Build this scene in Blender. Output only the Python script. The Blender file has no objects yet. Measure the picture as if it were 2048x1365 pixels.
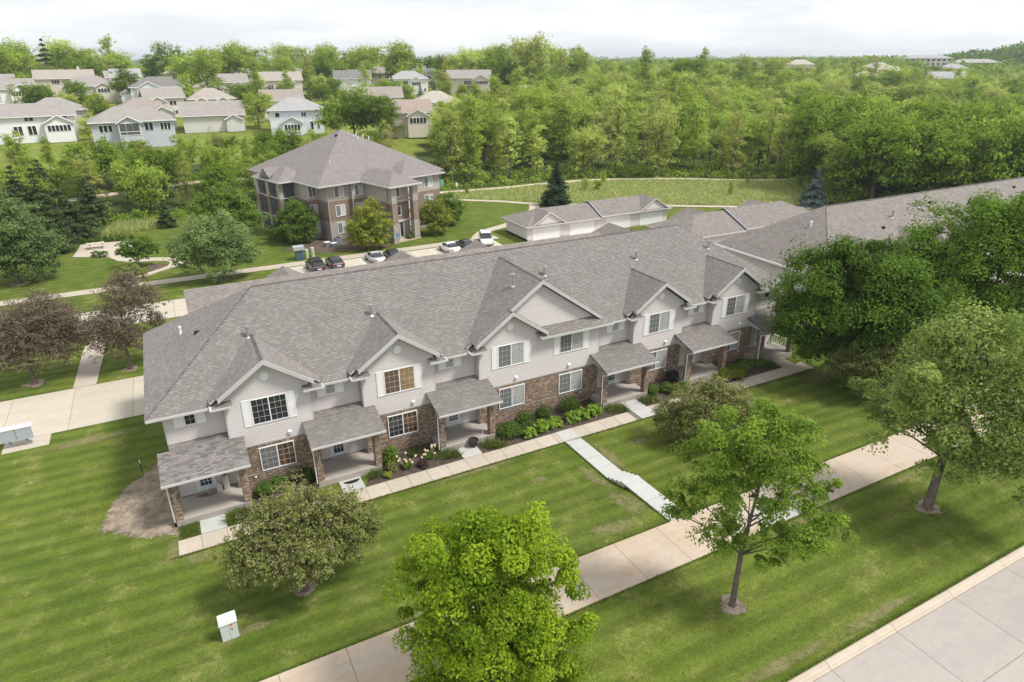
import bpy, math, random
import numpy as np
from mathutils import Vector, Matrix
SC = bpy.context.scene
COL = SC.collection
R = math.radians
# ------------------------------------------------------------------ camera
def set_camera():
    pi, ya, ro = R(23.531), R(27.543), R(-0.192)
    f = Vector((math.sin(ya)*math.cos(pi), math.cos(ya)*math.cos(pi), -math.sin(pi)))
    r = Vector((math.cos(ya), -math.sin(ya), 0)); u = r.cross(f)
    r2 = r*math.cos(ro)+u*math.sin(ro); u2 = u*math.cos(ro)-r*math.sin(ro)
    cd = bpy.data.cameras.new('camera'); cd.sensor_width = 36; cd.lens = 36*1309.0/2048
    cd.clip_start = .5; cd.clip_end = 30000
    co = bpy.data.objects.new('camera', cd); COL.objects.link(co)
    m = Matrix((r2, u2, -f)).transposed().to_4x4(); m.translation = Vector((-3.212, -39.967, 26.468))
    co.matrix_world = m; SC.camera = co
set_camera()
# ------------------------------------------------------------------ sun, sky, exposure
TOSUN = Vector((.42, -.36, .83)).normalized()
sd = bpy.data.lights.new('sun', 'SUN'); sd.energy = 2.7; sd.angle = R(12); sd.color = (1, .955, .89)
so = bpy.data.objects.new('sun', sd); COL.objects.link(so); so.location = (60, -30, 80)
so.rotation_euler = TOSUN.to_track_quat('Z', 'Y').to_euler()
W = bpy.data.worlds.new('World'); SC.world = W; W.use_nodes = True
def world():
    nt = W.node_tree; N = nt.nodes; L = nt.links; bg = N['Background']
    sky = N.new('ShaderNodeTexSky'); sky.sky_type = 'NISHITA'; sky.sun_disc = False
    sky.sun_elevation = math.asin(TOSUN.z); sky.sun_rotation = math.atan2(TOSUN.x, TOSUN.y)
    tc = N.new('ShaderNodeTexCoord'); mp = N.new('ShaderNodeMapping'); mp.inputs['Scale'].default_value = (1.6, 1.6, 9)
    no = N.new('ShaderNodeTexNoise'); no.inputs['Scale'].default_value = 2.6; no.inputs['Detail'].default_value = 7; no.inputs['Roughness'].default_value = .58
    L.new(tc.outputs['Generated'], mp.inputs[0]); L.new(mp.outputs[0], no.inputs['Vector'])
    cr = N.new('ShaderNodeValToRGB'); e = cr.color_ramp.elements
    e[0].position = .40; e[0].color = (5.6, 5.8, 6.1, 1); e[1].position = .60; e[1].color = (7.1, 7.1, 7.1, 1)
    L.new(no.outputs['Fac'], cr.inputs[0])
    mx = N.new('ShaderNodeMix'); mx.data_type = 'RGBA'; mx.inputs[0].default_value = .93
    L.new(sky.outputs[0], mx.inputs[6]); L.new(cr.outputs[0], mx.inputs[7]); L.new(mx.outputs[2], bg.inputs[0])
    bg.inputs[1].default_value = .1
world()
SC.view_settings.view_transform = 'Standard'; SC.view_settings.look = 'None'
SC.view_settings.exposure = 0.72; SC.view_settings.gamma = 1; SC.view_settings.use_curve_mapping = False
SC.cycles.max_bounces = 6; SC.cycles.transparent_max_bounces = 6; SC.cycles.volume_bounces = 0
# ------------------------------------------------------------------ terrain: height depends on y
KN = [(-4.9, 0), (-10.2, .1), (-12.9, .76), (-16.5, 1.04), (-19.8, 1.08), (-26.9, .98)]
HK = [(95, 0), (140, 6.0), (190, 8.5), (250, 10.8), (330, 13), (450, 15), (650, 12), (1000, 4), (1600, 0)]
def gz(x, y):
    if y >= -4.9:
        if y <= 95: return 0.0
        for (a, za), (b, zb) in zip(HK, HK[1:]):
            if y <= b: return za+(zb-za)*(y-a)/(b-a)
        return 0.0
    for (a, za), (b, zb) in zip(KN, KN[1:]):
        if y >= b: return za+(zb-za)*(a-y)/(a-b)
    return .98
# ------------------------------------------------------------------ materials
def nodes(name):
    m = bpy.data.materials.new(name); m.use_nodes = True
    return m, m.node_tree.nodes, m.node_tree.links, m.node_tree.nodes['Principled BSDF']
def math_(N, L, op, a, b=None, c=None):
    n = N.new('ShaderNodeMath'); n.operation = op
    for i, v in enumerate((a, b, c)):
        if v is None: continue
        if isinstance(v, (int, float)): n.inputs[i].default_value = v
        else: L.new(v, n.inputs[i])
    return n.outputs[0]
def mix_(N, L, fac, a, b, mode='MIX'):
    n = N.new('ShaderNodeMix'); n.data_type = 'RGBA'; n.blend_type = mode
    for i, v in ((0, fac), (6, a), (7, b)):
        if isinstance(v, (int, float)): n.inputs[i].default_value = v
        elif isinstance(v, tuple): n.inputs[i].default_value = (*v, 1)
        else: L.new(v, n.inputs[i])
    return n.outputs[2]
def noise_(N, L, vec, scale, detail=3, rough=.55):
    n = N.new('ShaderNodeTexNoise'); n.inputs['Scale'].default_value = scale; n.inputs['Detail'].default_value = detail; n.inputs['Roughness'].default_value = rough
    if vec is not None: L.new(vec, n.inputs['Vector'])
    return n.outputs['Fac']
def ramp_(N, L, fac, p0, p1, v0=0., v1=1.):
    n = N.new('ShaderNodeMapRange'); n.inputs[1].default_value = p0; n.inputs[2].default_value = p1; n.inputs[3].default_value = v0; n.inputs[4].default_value = v1
    L.new(fac, n.inputs[0]); return n.outputs[0]
def hsv_scale(N, L, col, val):
    n = N.new('ShaderNodeHueSaturation'); L.new(val, n.inputs['Value'])
    if isinstance(col, tuple): n.inputs['Color'].default_value = (*col, 1)
    else: L.new(col, n.inputs['Color'])
    return n.outputs[0]
def attr_(N, name):
    n = N.new('ShaderNodeAttribute'); n.attribute_name = name; return n.outputs['Fac']
def bump_(N, L, B, h, strength, dist):
    n = N.new('ShaderNodeBump'); n.inputs['Strength'].default_value = strength; n.inputs['Distance'].default_value = dist
    L.new(h, n.inputs['Height']); L.new(n.outputs[0], B.inputs['Normal'])
MC = {}
def pm(name, col, rough=.8, var=.12, scale=1.5, fine=.06, fscale=25, tint=0., rnd=0., spec=.3, bump=0., metal=0., col2=None):
    """general painted / mineral surface: two scales of mottling, per-face tint attribute, per-object random"""
    if name in MC: return MC[name]
    m, N, L, B = nodes(name); tc = N.new('ShaderNodeTexCoord').outputs['Object']
    a = noise_(N, L, tc, scale, 5); b = noise_(N, L, tc, fscale, 2)
    v = math_(N, L, 'ADD', ramp_(N, L, a, .3, .7, 1-var, 1+var), ramp_(N, L, b, .3, .7, -fine, fine))
    if tint:
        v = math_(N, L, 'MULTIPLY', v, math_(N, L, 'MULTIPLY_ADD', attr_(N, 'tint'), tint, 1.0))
    if rnd:
        oi = N.new('ShaderNodeObjectInfo').outputs['Random']
        v = math_(N, L, 'MULTIPLY', v, ramp_(N, L, oi, 0, 1, 1-rnd, 1+rnd))
    c = col
    if col2:
        c = mix_(N, L, ramp_(N, L, noise_(N, L, tc, scale*.6, 6, .65), .42, .66), col, col2)
    L.new(hsv_scale(N, L, c, v), B.inputs['Base Color'])
    B.inputs['Roughness'].default_value = rough; B.inputs['Specular IOR Level'].default_value = spec; B.inputs['Metallic'].default_value = metal
    if bump: bump_(N, L, B, b, bump, .02)
    MC[name] = m; return m
def wallu(N, L):
    """object coordinates laid on a wall or roof face: u along the face, z up"""
    tc = N.new('ShaderNodeTexCoord'); s = N.new('ShaderNodeSeparateXYZ'); L.new(tc.outputs['Object'], s.inputs[0])
    g = N.new('ShaderNodeSeparateXYZ'); L.new(tc.outputs['Normal'], g.inputs[0])
    ax = math_(N, L, 'ABSOLUTE', g.outputs[0]); ay = math_(N, L, 'ABSOLUTE', g.outputs[1])
    k = math_(N, L, 'GREATER_THAN', ax, ay)
    mx = N.new('ShaderNodeMix'); L.new(k, mx.inputs[0]); L.new(s.outputs[0], mx.inputs[2]); L.new(s.outputs[1], mx.inputs[3])
    return mx.outputs[0], s.outputs[2], tc.outputs['Object']
def brickmat(name, c1, c2, mortar, bw, bh, msize=.008, rough=.85, var=.25, bump=.4, zk=1., offs=.5):
    m, N, L, B = nodes(name); u, z, oc = wallu(N, L)
    cb = N.new('ShaderNodeCombineXYZ'); L.new(u, cb.inputs[0]); L.new(math_(N, L, 'MULTIPLY', z, zk), cb.inputs[1])
    t = N.new('ShaderNodeTexBrick'); L.new(cb.outputs[0], t.inputs['Vector'])
    t.inputs['Color1'].default_value = (*c1, 1); t.inputs['Color2'].default_value = (*c2, 1); t.inputs['Mortar'].default_value = (*mortar, 1)
    t.inputs['Scale'].default_value = 1; t.inputs['Mortar Size'].default_value = msize; t.inputs['Brick Width'].default_value = bw; t.inputs['Row Height'].default_value = bh
    t.inputs['Bias'].default_value = 0; t.offset = offs
    n = noise_(N, L, oc, 1.2, 5)
    L.new(hsv_scale(N, L, t.outputs['Color'], ramp_(N, L, n, .3, .7, 1-var, 1+var)), B.inputs['Base Color'])
    B.inputs['Roughness'].default_value = rough; B.inputs['Specular IOR Level'].default_value = .2
    bump_(N, L, B, math_(N, L, 'SUBTRACT', 1., t.outputs['Fac']), bump, .02)
    return m
def lapmat(name, col, row=.14, rough=.6, depth=.5):
    m, N, L, B = nodes(name); u, z, oc = wallu(N, L)
    s = math_(N, L, 'FRACT', math_(N, L, 'DIVIDE', z, row))
    n = noise_(N, L, oc, .9, 4)
    L.new(hsv_scale(N, L, col, ramp_(N, L, n, .3, .7, .94, 1.05)), B.inputs['Base Color'])
    B.inputs['Roughness'].default_value = rough; B.inputs['Specular IOR Level'].default_value = .3
    bump_(N, L, B, math_(N, L, 'SUBTRACT', 1., s), depth, .03)
    return m
def leafmat(name, dark, light, trans=.35, rnd=.12):
    m, N, L, B = nodes(name); t = attr_(N, 'tint')
    oi = N.new('ShaderNodeObjectInfo').outputs['Random']
    c = mix_(N, L, t, dark, light)
    c = hsv_scale(N, L, c, ramp_(N, L, oi, 0, 1, 1-rnd, 1+rnd))
    L.new(c, B.inputs['Base Color']); B.inputs['Roughness'].default_value = .7; B.inputs['Specular IOR Level'].default_value = .08
    tr = N.new('ShaderNodeBsdfTranslucent'); L.new(hsv_scale(N, L, mix_(N, L, .5, c, light), ramp_(N, L, t, 0, 1, 1.1, 1.35)), tr.inputs[0])
    ms = N.new('ShaderNodeMixShader'); ms.inputs[0].default_value = trans
    L.new(B.outputs[0], ms.inputs[1]); L.new(tr.outputs[0], ms.inputs[2]); L.new(ms.outputs[0], N['Material Output'].inputs[0])
    return m
def lawnmat(name, base, light, dark, dry, stripe=.0, period=1.3, drylo=.58):
    m, N, L, B = nodes(name); g = N.new('ShaderNodeNewGeometry').outputs['Position']
    big = noise_(N, L, g, .11, 5, .6); mid = noise_(N, L, g, .55, 5, .6); sm = noise_(N, L, g, 3.2, 4, .65); fi = noise_(N, L, g, 14, 2, .7)
    mp = N.new('ShaderNodeMapping'); mp.inputs['Scale'].default_value = (.35, 5, 1); L.new(g, mp.inputs[0]); strk = noise_(N, L, mp.outputs[0], 1.1, 4, .6)
    c = mix_(N, L, ramp_(N, L, big, .36, .64), dark, base)
    c = mix_(N, L, ramp_(N, L, mid, .45, .72, 0, .75), c, light)
    if stripe:
        s = N.new('ShaderNodeSeparateXYZ'); L.new(g, s.inputs[0])
        w = math_(N, L, 'ADD', math_(N, L, 'MULTIPLY', s.outputs[1], 2*math.pi/period), math_(N, L, 'MULTIPLY', big, 3.))
        w = math_(N, L, 'ADD', w, math_(N, L, 'MULTIPLY', s.outputs[0], .16))
        w = math_(N, L, 'SINE', w); c = hsv_scale(N, L, c, ramp_(N, L, w, -.7, .7, 1-stripe, 1+stripe))
    d = math_(N, L, 'MULTIPLY', ramp_(N, L, mid, drylo-.06, drylo+.16), ramp_(N, L, sm, .42, .68))
    d = math_(N, L, 'MAXIMUM', d, math_(N, L, 'MULTIPLY', ramp_(N, L, strk, .56, .75), .28))
    c = mix_(N, L, d, c, dry)
    v = math_(N, L, 'MULTIPLY', ramp_(N, L, sm, .25, .75, .84, 1.16), ramp_(N, L, fi, .25, .75, .72, 1.28))
    L.new(hsv_scale(N, L, c, v), B.inputs['Base Color']); B.inputs['Roughness'].default_value = .95; B.inputs['Specular IOR Level'].default_value = .1
    bump_(N, L, B, fi, .7, .05)
    return m
def concmat(name, col, stain, rnd=.05, amt=.5):
    m, N, L, B = nodes(name); g = N.new('ShaderNodeNewGeometry').outputs['Position']
    mp = N.new('ShaderNodeMapping'); mp.inputs['Scale'].default_value = (.5, 1.6, 1); L.new(g, mp.inputs[0])
    a = noise_(N, L, mp.outputs[0], .5, 6, .65); b = noise_(N, L, g, 2.4, 5, .7); f = noise_(N, L, g, 40, 2)
    c = mix_(N, L, ramp_(N, L, a, .45, .75, 0, amt), col, stain)
    v = math_(N, L, 'MULTIPLY', ramp_(N, L, b, .3, .7, .93, 1.05), ramp_(N, L, f, .3, .7, .95, 1.05))
    oi = N.new('ShaderNodeObjectInfo').outputs['Random']; v = math_(N, L, 'MULTIPLY', v, ramp_(N, L, oi, 0, 1, 1-rnd, 1+rnd))
    L.new(hsv_scale(N, L, c, v), B.inputs['Base Color']); B.inputs['Roughness'].default_value = .88; B.inputs['Specular IOR Level'].default_value = .25
    return m
def glassmat(name, col, rough=.06):
    m, N, L, B = nodes(name); B.inputs['Base Color'].default_value = (*col, 1); B.inputs['Roughness'].default_value = rough; B.inputs['Specular IOR Level'].default_value = .6
    return m
M = dict(
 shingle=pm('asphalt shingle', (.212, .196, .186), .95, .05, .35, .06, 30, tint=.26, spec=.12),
 shingle1=pm('asphalt shingle tab', (.205, .189, .18), .95, .05, .5, .07, 30, rnd=.30, spec=.12),
 cap=pm('ridge cap shingle', (.115, .103, .10), .95, .1, .6, .08, 30, rnd=.2, spec=.12),
 roofs=brickmat('shingle roof', (.25, .226, .208), (.185, .167, .153), (.12, .108, .105), .33, .15, .012, .95, .1, .35, 1.7),
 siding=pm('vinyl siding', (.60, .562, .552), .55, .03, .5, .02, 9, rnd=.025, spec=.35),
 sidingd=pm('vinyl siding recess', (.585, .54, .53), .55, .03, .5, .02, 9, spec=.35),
 shade_sheath=pm('shade-dark wall sheathing', (.10, .095, .09)),  # coloured dark to paint the shadow line in gaps between siding boards
 lap=lapmat('lap siding far', (.66, .62, .605)),
 white=pm('white trim', (.78, .78, .78), .45, .03, 1.5, .02, 20, spec=.4),
 fascia=pm('grey fascia', (.50, .49, .485), .5, .05, 1, .02, 20, spec=.4),
 brick=pm('face brick', (.27, .20, .152), .88, .1, .8, .1, 30, tint=.9, spec=.2),
 mortar=pm('mortar', (.33, .29, .25), .95, .1, 2, .08, 30),
 conc=concmat('old concrete', (0.439, 0.385, 0.318), (0.353, 0.300, 0.237)),
 trailc=concmat('pink concrete', (0.442, 0.372, 0.301), (0.385, 0.274, 0.171), .04, .85),
 drive=concmat('drive concrete', (0.464, 0.419, 0.343), (0.363, 0.323, 0.259), .04, .55),
 newc=concmat('new concrete', (0.431, 0.436, 0.419), (0.376, 0.380, 0.365), .03),
 road=concmat('road concrete', (0.369, 0.333, 0.306), (0.302, 0.279, 0.268), .04, .6),
 kerb=concmat('kerb concrete', (0.467, 0.401, 0.327), (0.360, 0.303, 0.237), .06),
 porchc=concmat('porch concrete', (.37, .335, .30), (.28, .25, .22), .05),
 joint=pm('joint dirt', (.16, .145, .12), .95, .2, 2),
 gravel=pm('gravel path', (.52, .44, .37), .95, .15, .8, .12, 20),
 mulch=pm('dark mulch', (.075, .055, .045), .98, .35, 2.5, .3, 22, bump=.8),
 dirt=pm('bare soil', (.225, .175, .14), .98, .2, .7, .14, 12, bump=.6, col2=(.36, .295, .23)),
 lawn=lawnmat('mown lawn', (.098, .133, .020), (.146, .168, .037), (.068, .106, .014), (.29, .26, .11), .13, 1.35, .62),
 hill=lawnmat('hill lawn', (.16, .195, .03), (.21, .235, .055), (.11, .155, .022), (.33, .30, .14), 0),
 meadow=lawnmat('meadow ground', (.20, .25, .06), (.29, .32, .11), (.14, .20, .045), (.38, .35, .22), 0, 1, .5),
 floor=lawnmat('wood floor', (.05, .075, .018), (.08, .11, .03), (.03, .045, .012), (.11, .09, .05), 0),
 glass=glassmat('window glass', (.03, .034, .038)),
 glassb=glassmat('bright window glass', (.20, .215, .22)),
 glassw=glassmat('warm lit room glass', (.15, .085, .035)),
 screen=pm('insect screen', (.085, .09, .10), .5, .1, 1),
 black=pm('black plastic', (.02, .02, .022), .45, .1, 2),
 rubber=pm('rubber', (.025, .025, .025), .8, .1, 4),
 steel=pm('galvanised steel', (.45, .48, .50), .35, .12, 3, metal=.7, spec=.5),
 bark=pm('bark', (.14, .115, .095), .95, .3, 3, .25, 18, bump=.9),
 barkd=pm('dark bark', (.075, .06, .05), .95, .3, 3, .25, 18, bump=.9),
)
# ------------------------------------------------------------------ mesh building
def tag(o, label=None, cat=None, group=None, kind=None):
    if label: o['label'] = label
    if cat: o['category'] = cat
    if group: o['group'] = group
    if kind: o['kind'] = kind
    return o
def obj(name, me, parent=None, loc=None, kind=None):
    o = bpy.data.objects.new(name, me); COL.objects.link(o)
    if parent is not None: o.parent = parent
    if loc is not None: o.location = loc
    if kind: o['kind'] = kind
    return o
def thing(name, label, cat, loc=(0, 0, 0), rz=0., group=None):
    o = bpy.data.objects.new(name, None); COL.objects.link(o); o.location = loc; o.rotation_euler = (0, 0, rz); o.empty_display_size = .3
    return tag(o, label, cat, group)
class MB:
    def __init__(s): s.v = []; s.f = []; s.t = []; s.m = None
    def add(s, pts, faces, t=0.):
        b = len(s.v)
        if s.m is not None: pts = [tuple(s.m @ Vector(p)) for p in pts]
        s.v += [tuple(p) for p in pts]; s.f += [tuple(b+i for i in f) for f in faces]; s.t += [t]*len(faces)
        return s
    def poly(s, *pts, t=0.): return s.add(pts, [tuple(range(len(pts)))], t)
    def box(s, x0, x1, y0, y1, z0, z1, t=0.):
        if x0 > x1: x0, x1 = x1, x0
        if y0 > y1: y0, y1 = y1, y0
        if z0 > z1: z0, z1 = z1, z0
        P = [(x0, y0, z0), (x1, y0, z0), (x1, y1, z0), (x0, y1, z0), (x0, y0, z1), (x1, y0, z1), (x1, y1, z1), (x0, y1, z1)]
        return s.add(P, [(0, 3, 2, 1), (4, 5, 6, 7), (0, 1, 5, 4), (1, 2, 6, 5), (2, 3, 7, 6), (3, 0, 4, 7)], t)
    def ext(s, pts, d, t=0.):
        """prism: polygon pts pushed along vector d"""
        n = len(pts); q = [tuple(Vector(p)+Vector(d)) for p in pts]
        F = [tuple(range(n))[::-1], tuple(range(n, 2*n))]+[(i, (i+1) % n, n+(i+1) % n, n+i) for i in range(n)]
        return s.add(list(pts)+q, F, t)
    def cyl(s, p0, p1, r0, r1=None, n=8, t=0., cap=True):
        r1 = r0 if r1 is None else r1; p0 = Vector(p0); p1 = Vector(p1); d = (p1-p0).normalized()
        a = d.orthogonal().normalized(); b = d.cross(a)
        P = [p0+(a*math.cos(2*math.pi*i/n)+b*math.sin(2*math.pi*i/n))*r0 for i in range(n)]+[p1+(a*math.cos(2*math.pi*i/n)+b*math.sin(2*math.pi*i/n))*r1 for i in range(n)]
        F = [(i, (i+1) % n, n+(i+1) % n, n+i) for i in range(n)]
        if cap: F += [tuple(range(n))[::-1], tuple(range(n, 2*n))]
        return s.add(P, F, t)
    def tube(s, pts, rad, n=7, t=0.):
        pts = [Vector(p) for p in pts]; rings = []; a = None
        for i, p in enumerate(pts):
            d = (pts[min(i+1, len(pts)-1)]-pts[max(i-1, 0)]).normalized()
            a = d.orthogonal().normalized() if a is None else (a-d*a.dot(d)).normalized()
            b = d.cross(a); rings.append([p+(a*math.cos(2*math.pi*k/n)+b*math.sin(2*math.pi*k/n))*rad[i] for k in range(n)])
        P = [q for r in rings for q in r]; F = []
        for i in range(len(pts)-1):
            for k in range(n): F.append((i*n+k, i*n+(k+1) % n, (i+1)*n+(k+1) % n, (i+1)*n+k))
        F.append(tuple(range(n))[::-1]); F.append(tuple(range((len(pts)-1)*n, len(pts)*n)))
        return s.add(P, F, t)
    def lathe(s, prof, n=16, c=(0, 0, 0), t=0.):
        P = []; F = []
        for r, z in prof:
            for k in range(n): P.append((c[0]+r*math.cos(2*math.pi*k/n), c[1]+r*math.sin(2*math.pi*k/n), c[2]+z))
        for i in range(len(prof)-1):
            for k in range(n): F.append((i*n+k, i*n+(k+1) % n, (i+1)*n+(k+1) % n, (i+1)*n+k))
        F.append(tuple(range((len(prof)-1)*n, len(prof)*n)))
        return s.add(P, F, t)
    def mesh(s, name, mat, smooth=False):
        me = bpy.data.meshes.new(name); me.from_pydata(s.v, [], s.f)
        at = me.attributes.new('tint', 'FLOAT', 'FACE'); at.data.foreach_set('value', np.array(s.t, dtype=np.float32))
        if mat is not None: me.materials.append(M[mat] if isinstance(mat, str) else mat)
        if smooth: me.polygons.foreach_set('use_smooth', [True]*len(me.polygons))
        me.update(); return me
    def build(s, name, mat, parent=None, kind=None, smooth=False, loc=None):
        return obj(name, s.mesh(name, mat, smooth), parent, loc, kind)
def npmesh(name, V, F, T, mat, smooth=False):
    """V (n,3), F (m,4) quads, T per-face tint"""
    me = bpy.data.meshes.new(name); n, m = len(V), len(F); k = F.shape[1]
    me.vertices.add(n); me.vertices.foreach_set('co', V.astype(np.float32).ravel())
    me.loops.add(m*k); me.loops.foreach_set('vertex_index', F.astype(np.int32).ravel())
    me.polygons.add(m); me.polygons.foreach_set('loop_start', np.arange(0, m*k, k, dtype=np.int32))
    try: me.polygons.foreach_set('loop_total', np.full(m, k, dtype=np.int32))
    except Exception: pass
    at = me.attributes.new('tint', 'FLOAT', 'FACE'); at.data.foreach_set('value', T.astype(np.float32))
    me.materials.append(mat); me.update(calc_edges=True); me.validate()
    return me
def copy_tree(o, loc, rz=0., sc=None, label=None, group=None):
    c = o.copy(); COL.objects.link(c); c.location = loc; c.rotation_euler = (0, 0, rz)
    if sc is not None: c.scale = sc if isinstance(sc, tuple) else (sc, sc, sc)
    if label: c['label'] = label
    if group: c['group'] = group
    for ch in o.children:
        d = ch.copy(); COL.objects.link(d); d.parent = c
        for g2 in ch.children:
            e = g2.copy(); COL.objects.link(e); e.parent = d
    return c
# ================================================================== GROUND, ROADS, PATHS
def inpoly(x, y, P):
    c = False; j = len(P)-1
    for i in range(len(P)):
        if (P[i][1] > y) != (P[j][1] > y) and x < (P[j][0]-P[i][0])*(y-P[i][1])/(P[j][1]-P[i][1])+P[i][0]: c = not c
        j = i
    return c
def ground():
    ys = sorted(set([-7000, -800, -200, -80, -27.36, -26.9, -19.8, -16.5, -14.5, -12.9, -11.5, -10.2, -7.5, -4.9, 0, 30, 60, 95, 110, 125, 140, 165, 190, 220, 250, 290, 330, 390, 450, 550, 650, 800, 1000, 1300, 1600, 2600, 7000]))
    xs = [-7000, -1000, -200, -60, -20, 20, 60, 110, 200, 500, 1000, 7000]
    b = MB(); n = len(xs)
    P = [(x, y, gz(x, y) if y > -27 else .80) for y in ys for x in xs]
    F = [(j*n+i, j*n+i+1, (j+1)*n+i+1, (j+1)*n+i) for j in range(len(ys)-1) for i in range(n-1)]
    b.add(P, F); g = b.build('ground', 'lawn', kind='structure'); g.data.materials.append(M['hill'])
    for f in g.data.polygons:
        if f.center.y > 95: f.material_index = 1
ground()
def sheet(name, poly, mat, dz, kind='structure', cell=None):
    b = MB()
    if cell is None: b.poly(*[(x, y, gz(x, y)+dz) for x, y in poly])
    else:
        x0 = min(p[0] for p in poly); x1 = max(p[0] for p in poly); y0 = min(p[1] for p in poly); y1 = max(p[1] for p in poly)
        y = y0
        while y < y1:
            x = x0
            while x < x1:
                if inpoly(x+cell/2, y+cell/2, poly):
                    b.poly(*[(a, c, gz(a, c)+dz) for a, c in ((x, y), (x+cell, y), (x+cell, y+cell), (x, y+cell))])
                x += cell
            y += cell
    return b.build(name, mat, kind=kind)
def softmat(name, c1, c2, amax=1., hi=.5):
    m, N, L, B = nodes(name); g = N.new('ShaderNodeNewGeometry').outputs['Position']
    a = noise_(N, L, g, 1.6, 6, .7); f = noise_(N, L, g, 16, 3, .7); e = attr_(N, 'edge')
    L.new(hsv_scale(N, L, mix_(N, L, ramp_(N, L, a, .4, .62), c1, c2), ramp_(N, L, f, .25, .75, .72, 1.25)), B.inputs['Base Color']); B.inputs['Roughness'].default_value = .97; B.inputs['Specular IOR Level'].default_value = .1
    h = math_(N, L, 'ADD', e, math_(N, L, 'ADD', math_(N, L, 'MULTIPLY_ADD', a, 1.3, -.65), math_(N, L, 'MULTIPLY_ADD', f, .7, -.35)))
    L.new(ramp_(N, L, h, .30, hi, 0., amax), B.inputs['Alpha']); bump_(N, L, B, f, .6, .03); return m
M['soil'] = softmat('bare soil', (.19, .15, .12), (.33, .27, .21)); M['soild'] = softmat('dark mulch soil', (.085, .065, .05), (.15, .115, .09)); M['drygrass'] = softmat('dry thin grass', (.22, .205, .085), (.31, .27, .15), .5, .9)
def patch(name, P, mat='soil', dz=.012, inner=.62):
    cx = sum(p[0] for p in P)/len(P); cy = sum(p[1] for p in P)/len(P); V = [(cx, cy, gz(cx, cy)+dz)]; n = len(P)
    for k in (inner, 1.12): V += [(cx+(x-cx)*k, cy+(y-cy)*k, gz(cx+(x-cx)*k, cy+(y-cy)*k)+dz) for x, y in P]
    F = [(0, 1+i, 1+(i+1) % n) for i in range(n)]+[(1+i, 1+n+i, 1+n+(i+1) % n, 1+(i+1) % n) for i in range(n)]
    b = MB().add(V, F); me = b.mesh(name, mat); at = me.attributes.new('edge', 'FLOAT', 'POINT'); at.data.foreach_set('value', [1.]*(n+1)+[0.]*n)
    return obj(name, me, kind='structure')
def blob(cx, cy, rx, ry, n=40, seed=1, amp=.18):
    rg = random.Random(seed); ph = [rg.uniform(0, 6.28) for _ in range(5)]
    return [(cx+rx*k*math.cos(a), cy+ry*k*math.sin(a)) for a in [2*math.pi*i/n for i in range(n)] for k in [1+amp*(math.sin(2*a+ph[0])*.5+math.sin(3*a+ph[1])*.5+math.sin(7*a+ph[2])*.35+rg.uniform(-.35, .35))]]
def ribbon(name, pts, w, mat, dz=.03, kind='structure'):
    b = MB(); Lp = []; Rp = []
    for i, p in enumerate(pts):
        a = Vector(pts[max(i-1, 0)]); c = Vector(pts[min(i+1, len(pts)-1)]); d = (c-a).normalized(); q = Vector((-d.y, d.x))*w/2
        Lp.append((p[0]+q.x, p[1]+q.y)); Rp.append((p[0]-q.x, p[1]-q.y))
    for i in range(len(pts)-1):
        b.poly(*[(x, y, gz(x, y)+dz) for x, y in (Rp[i], Rp[i+1], Lp[i+1], Lp[i])])
    return b.build(name, mat, kind=kind)
def smooth(pts, n=6):
    out = []
    P = [pts[0]]+list(pts)+[pts[-1]]
    for i in range(1, len(P)-2):
        for k in range(n):
            t = k/n; a, b2, c, d = [np.array(q, float) for q in P[i-1:i+3]]
            out.append(tuple(.5*((2*b2)+(-a+c)*t+(2*a-5*b2+4*c-d)*t*t+(-a+3*b2-3*c+d)*t**3)))
    out.append(tuple(pts[-1])); return out
def slab(parent, x0, x1, y0, y1, mat, dz=.035, g=.012, zf=gz, name='slab'):
    """one cast slab with a recessed joint round it"""
    b = MB(); P = []
    for x, y in ((x0+g, y0+g), (x1-g, y0+g), (x1-g, y1-g), (x0+g, y1-g)): P.append((x, y, zf(x, y)+dz))
    b.ext([(p[0], p[1], p[2]-.1) for p in P], (0, 0, .1))
    return b.build(name, mat, parent)
# front sidewalk
sw = sheet('sidewalk', [(-6.5, -4.68), (46.3, -4.68), (46.3, -3.27), (-6.5, -3.27)], 'joint', .004)
x = 4.80-1.44*8
while x < 45.5:
    if abs(x-26.4) > 1.3: slab(sw, max(x, -6.55), x+1.44, -4.70, -3.26, 'conc')
    x += 1.44
for i, (a, b_) in enumerate([(-5.27, -3.78), (3.38, 4.87), (12.03, 13.52)]): slab(sw, a, b_, -3.25, -1.84, 'newc', .05)
for a, b_ in [(26.82, 28.36)]: slab(sw, a, b_, -4.72, -3.3, 'newc', .05); slab(sw, a, b_, -3.3, -1.84, 'newc', .05)
for a, b_ in [(35.6, 37.1), (44.2, 45.7)]: slab(sw, a, b_, -3.25, -1.84, 'conc', .05)
# walk with steps up to the trail
def wz(x, y):
    if y > -10.2: return .0+.15*(-4.7-y)/5.5 if y < -4.7 else 0
    return .83+.2*(-12.0-y)/4.5
wk = sheet('walkway', [(19.7, -16.45), (20.9, -16.45), (20.9, -12.1), (19.7, -12.1)], 'joint', .003)
for y0, y1 in [(-4.7, -3.26), (-6.1, -4.7), (-7.5, -6.1), (-8.85, -7.5), (-10.2, -8.85), (-14.2, -12.0), (-16.5, -14.2)]:
    slab(wk, 19.6, 20.98, y0, y1, 'newc', .05, zf=wz)
for k in range(4):
    b = MB(); z1 = .15+.17*(k+1)+.05; y1 = -10.2-.45*k
    b.box(19.6, 20.98, y1-.46 if k < 3 else -12.0, y1, z1-.4, z1); b.build('step', 'newc', wk)
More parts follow.
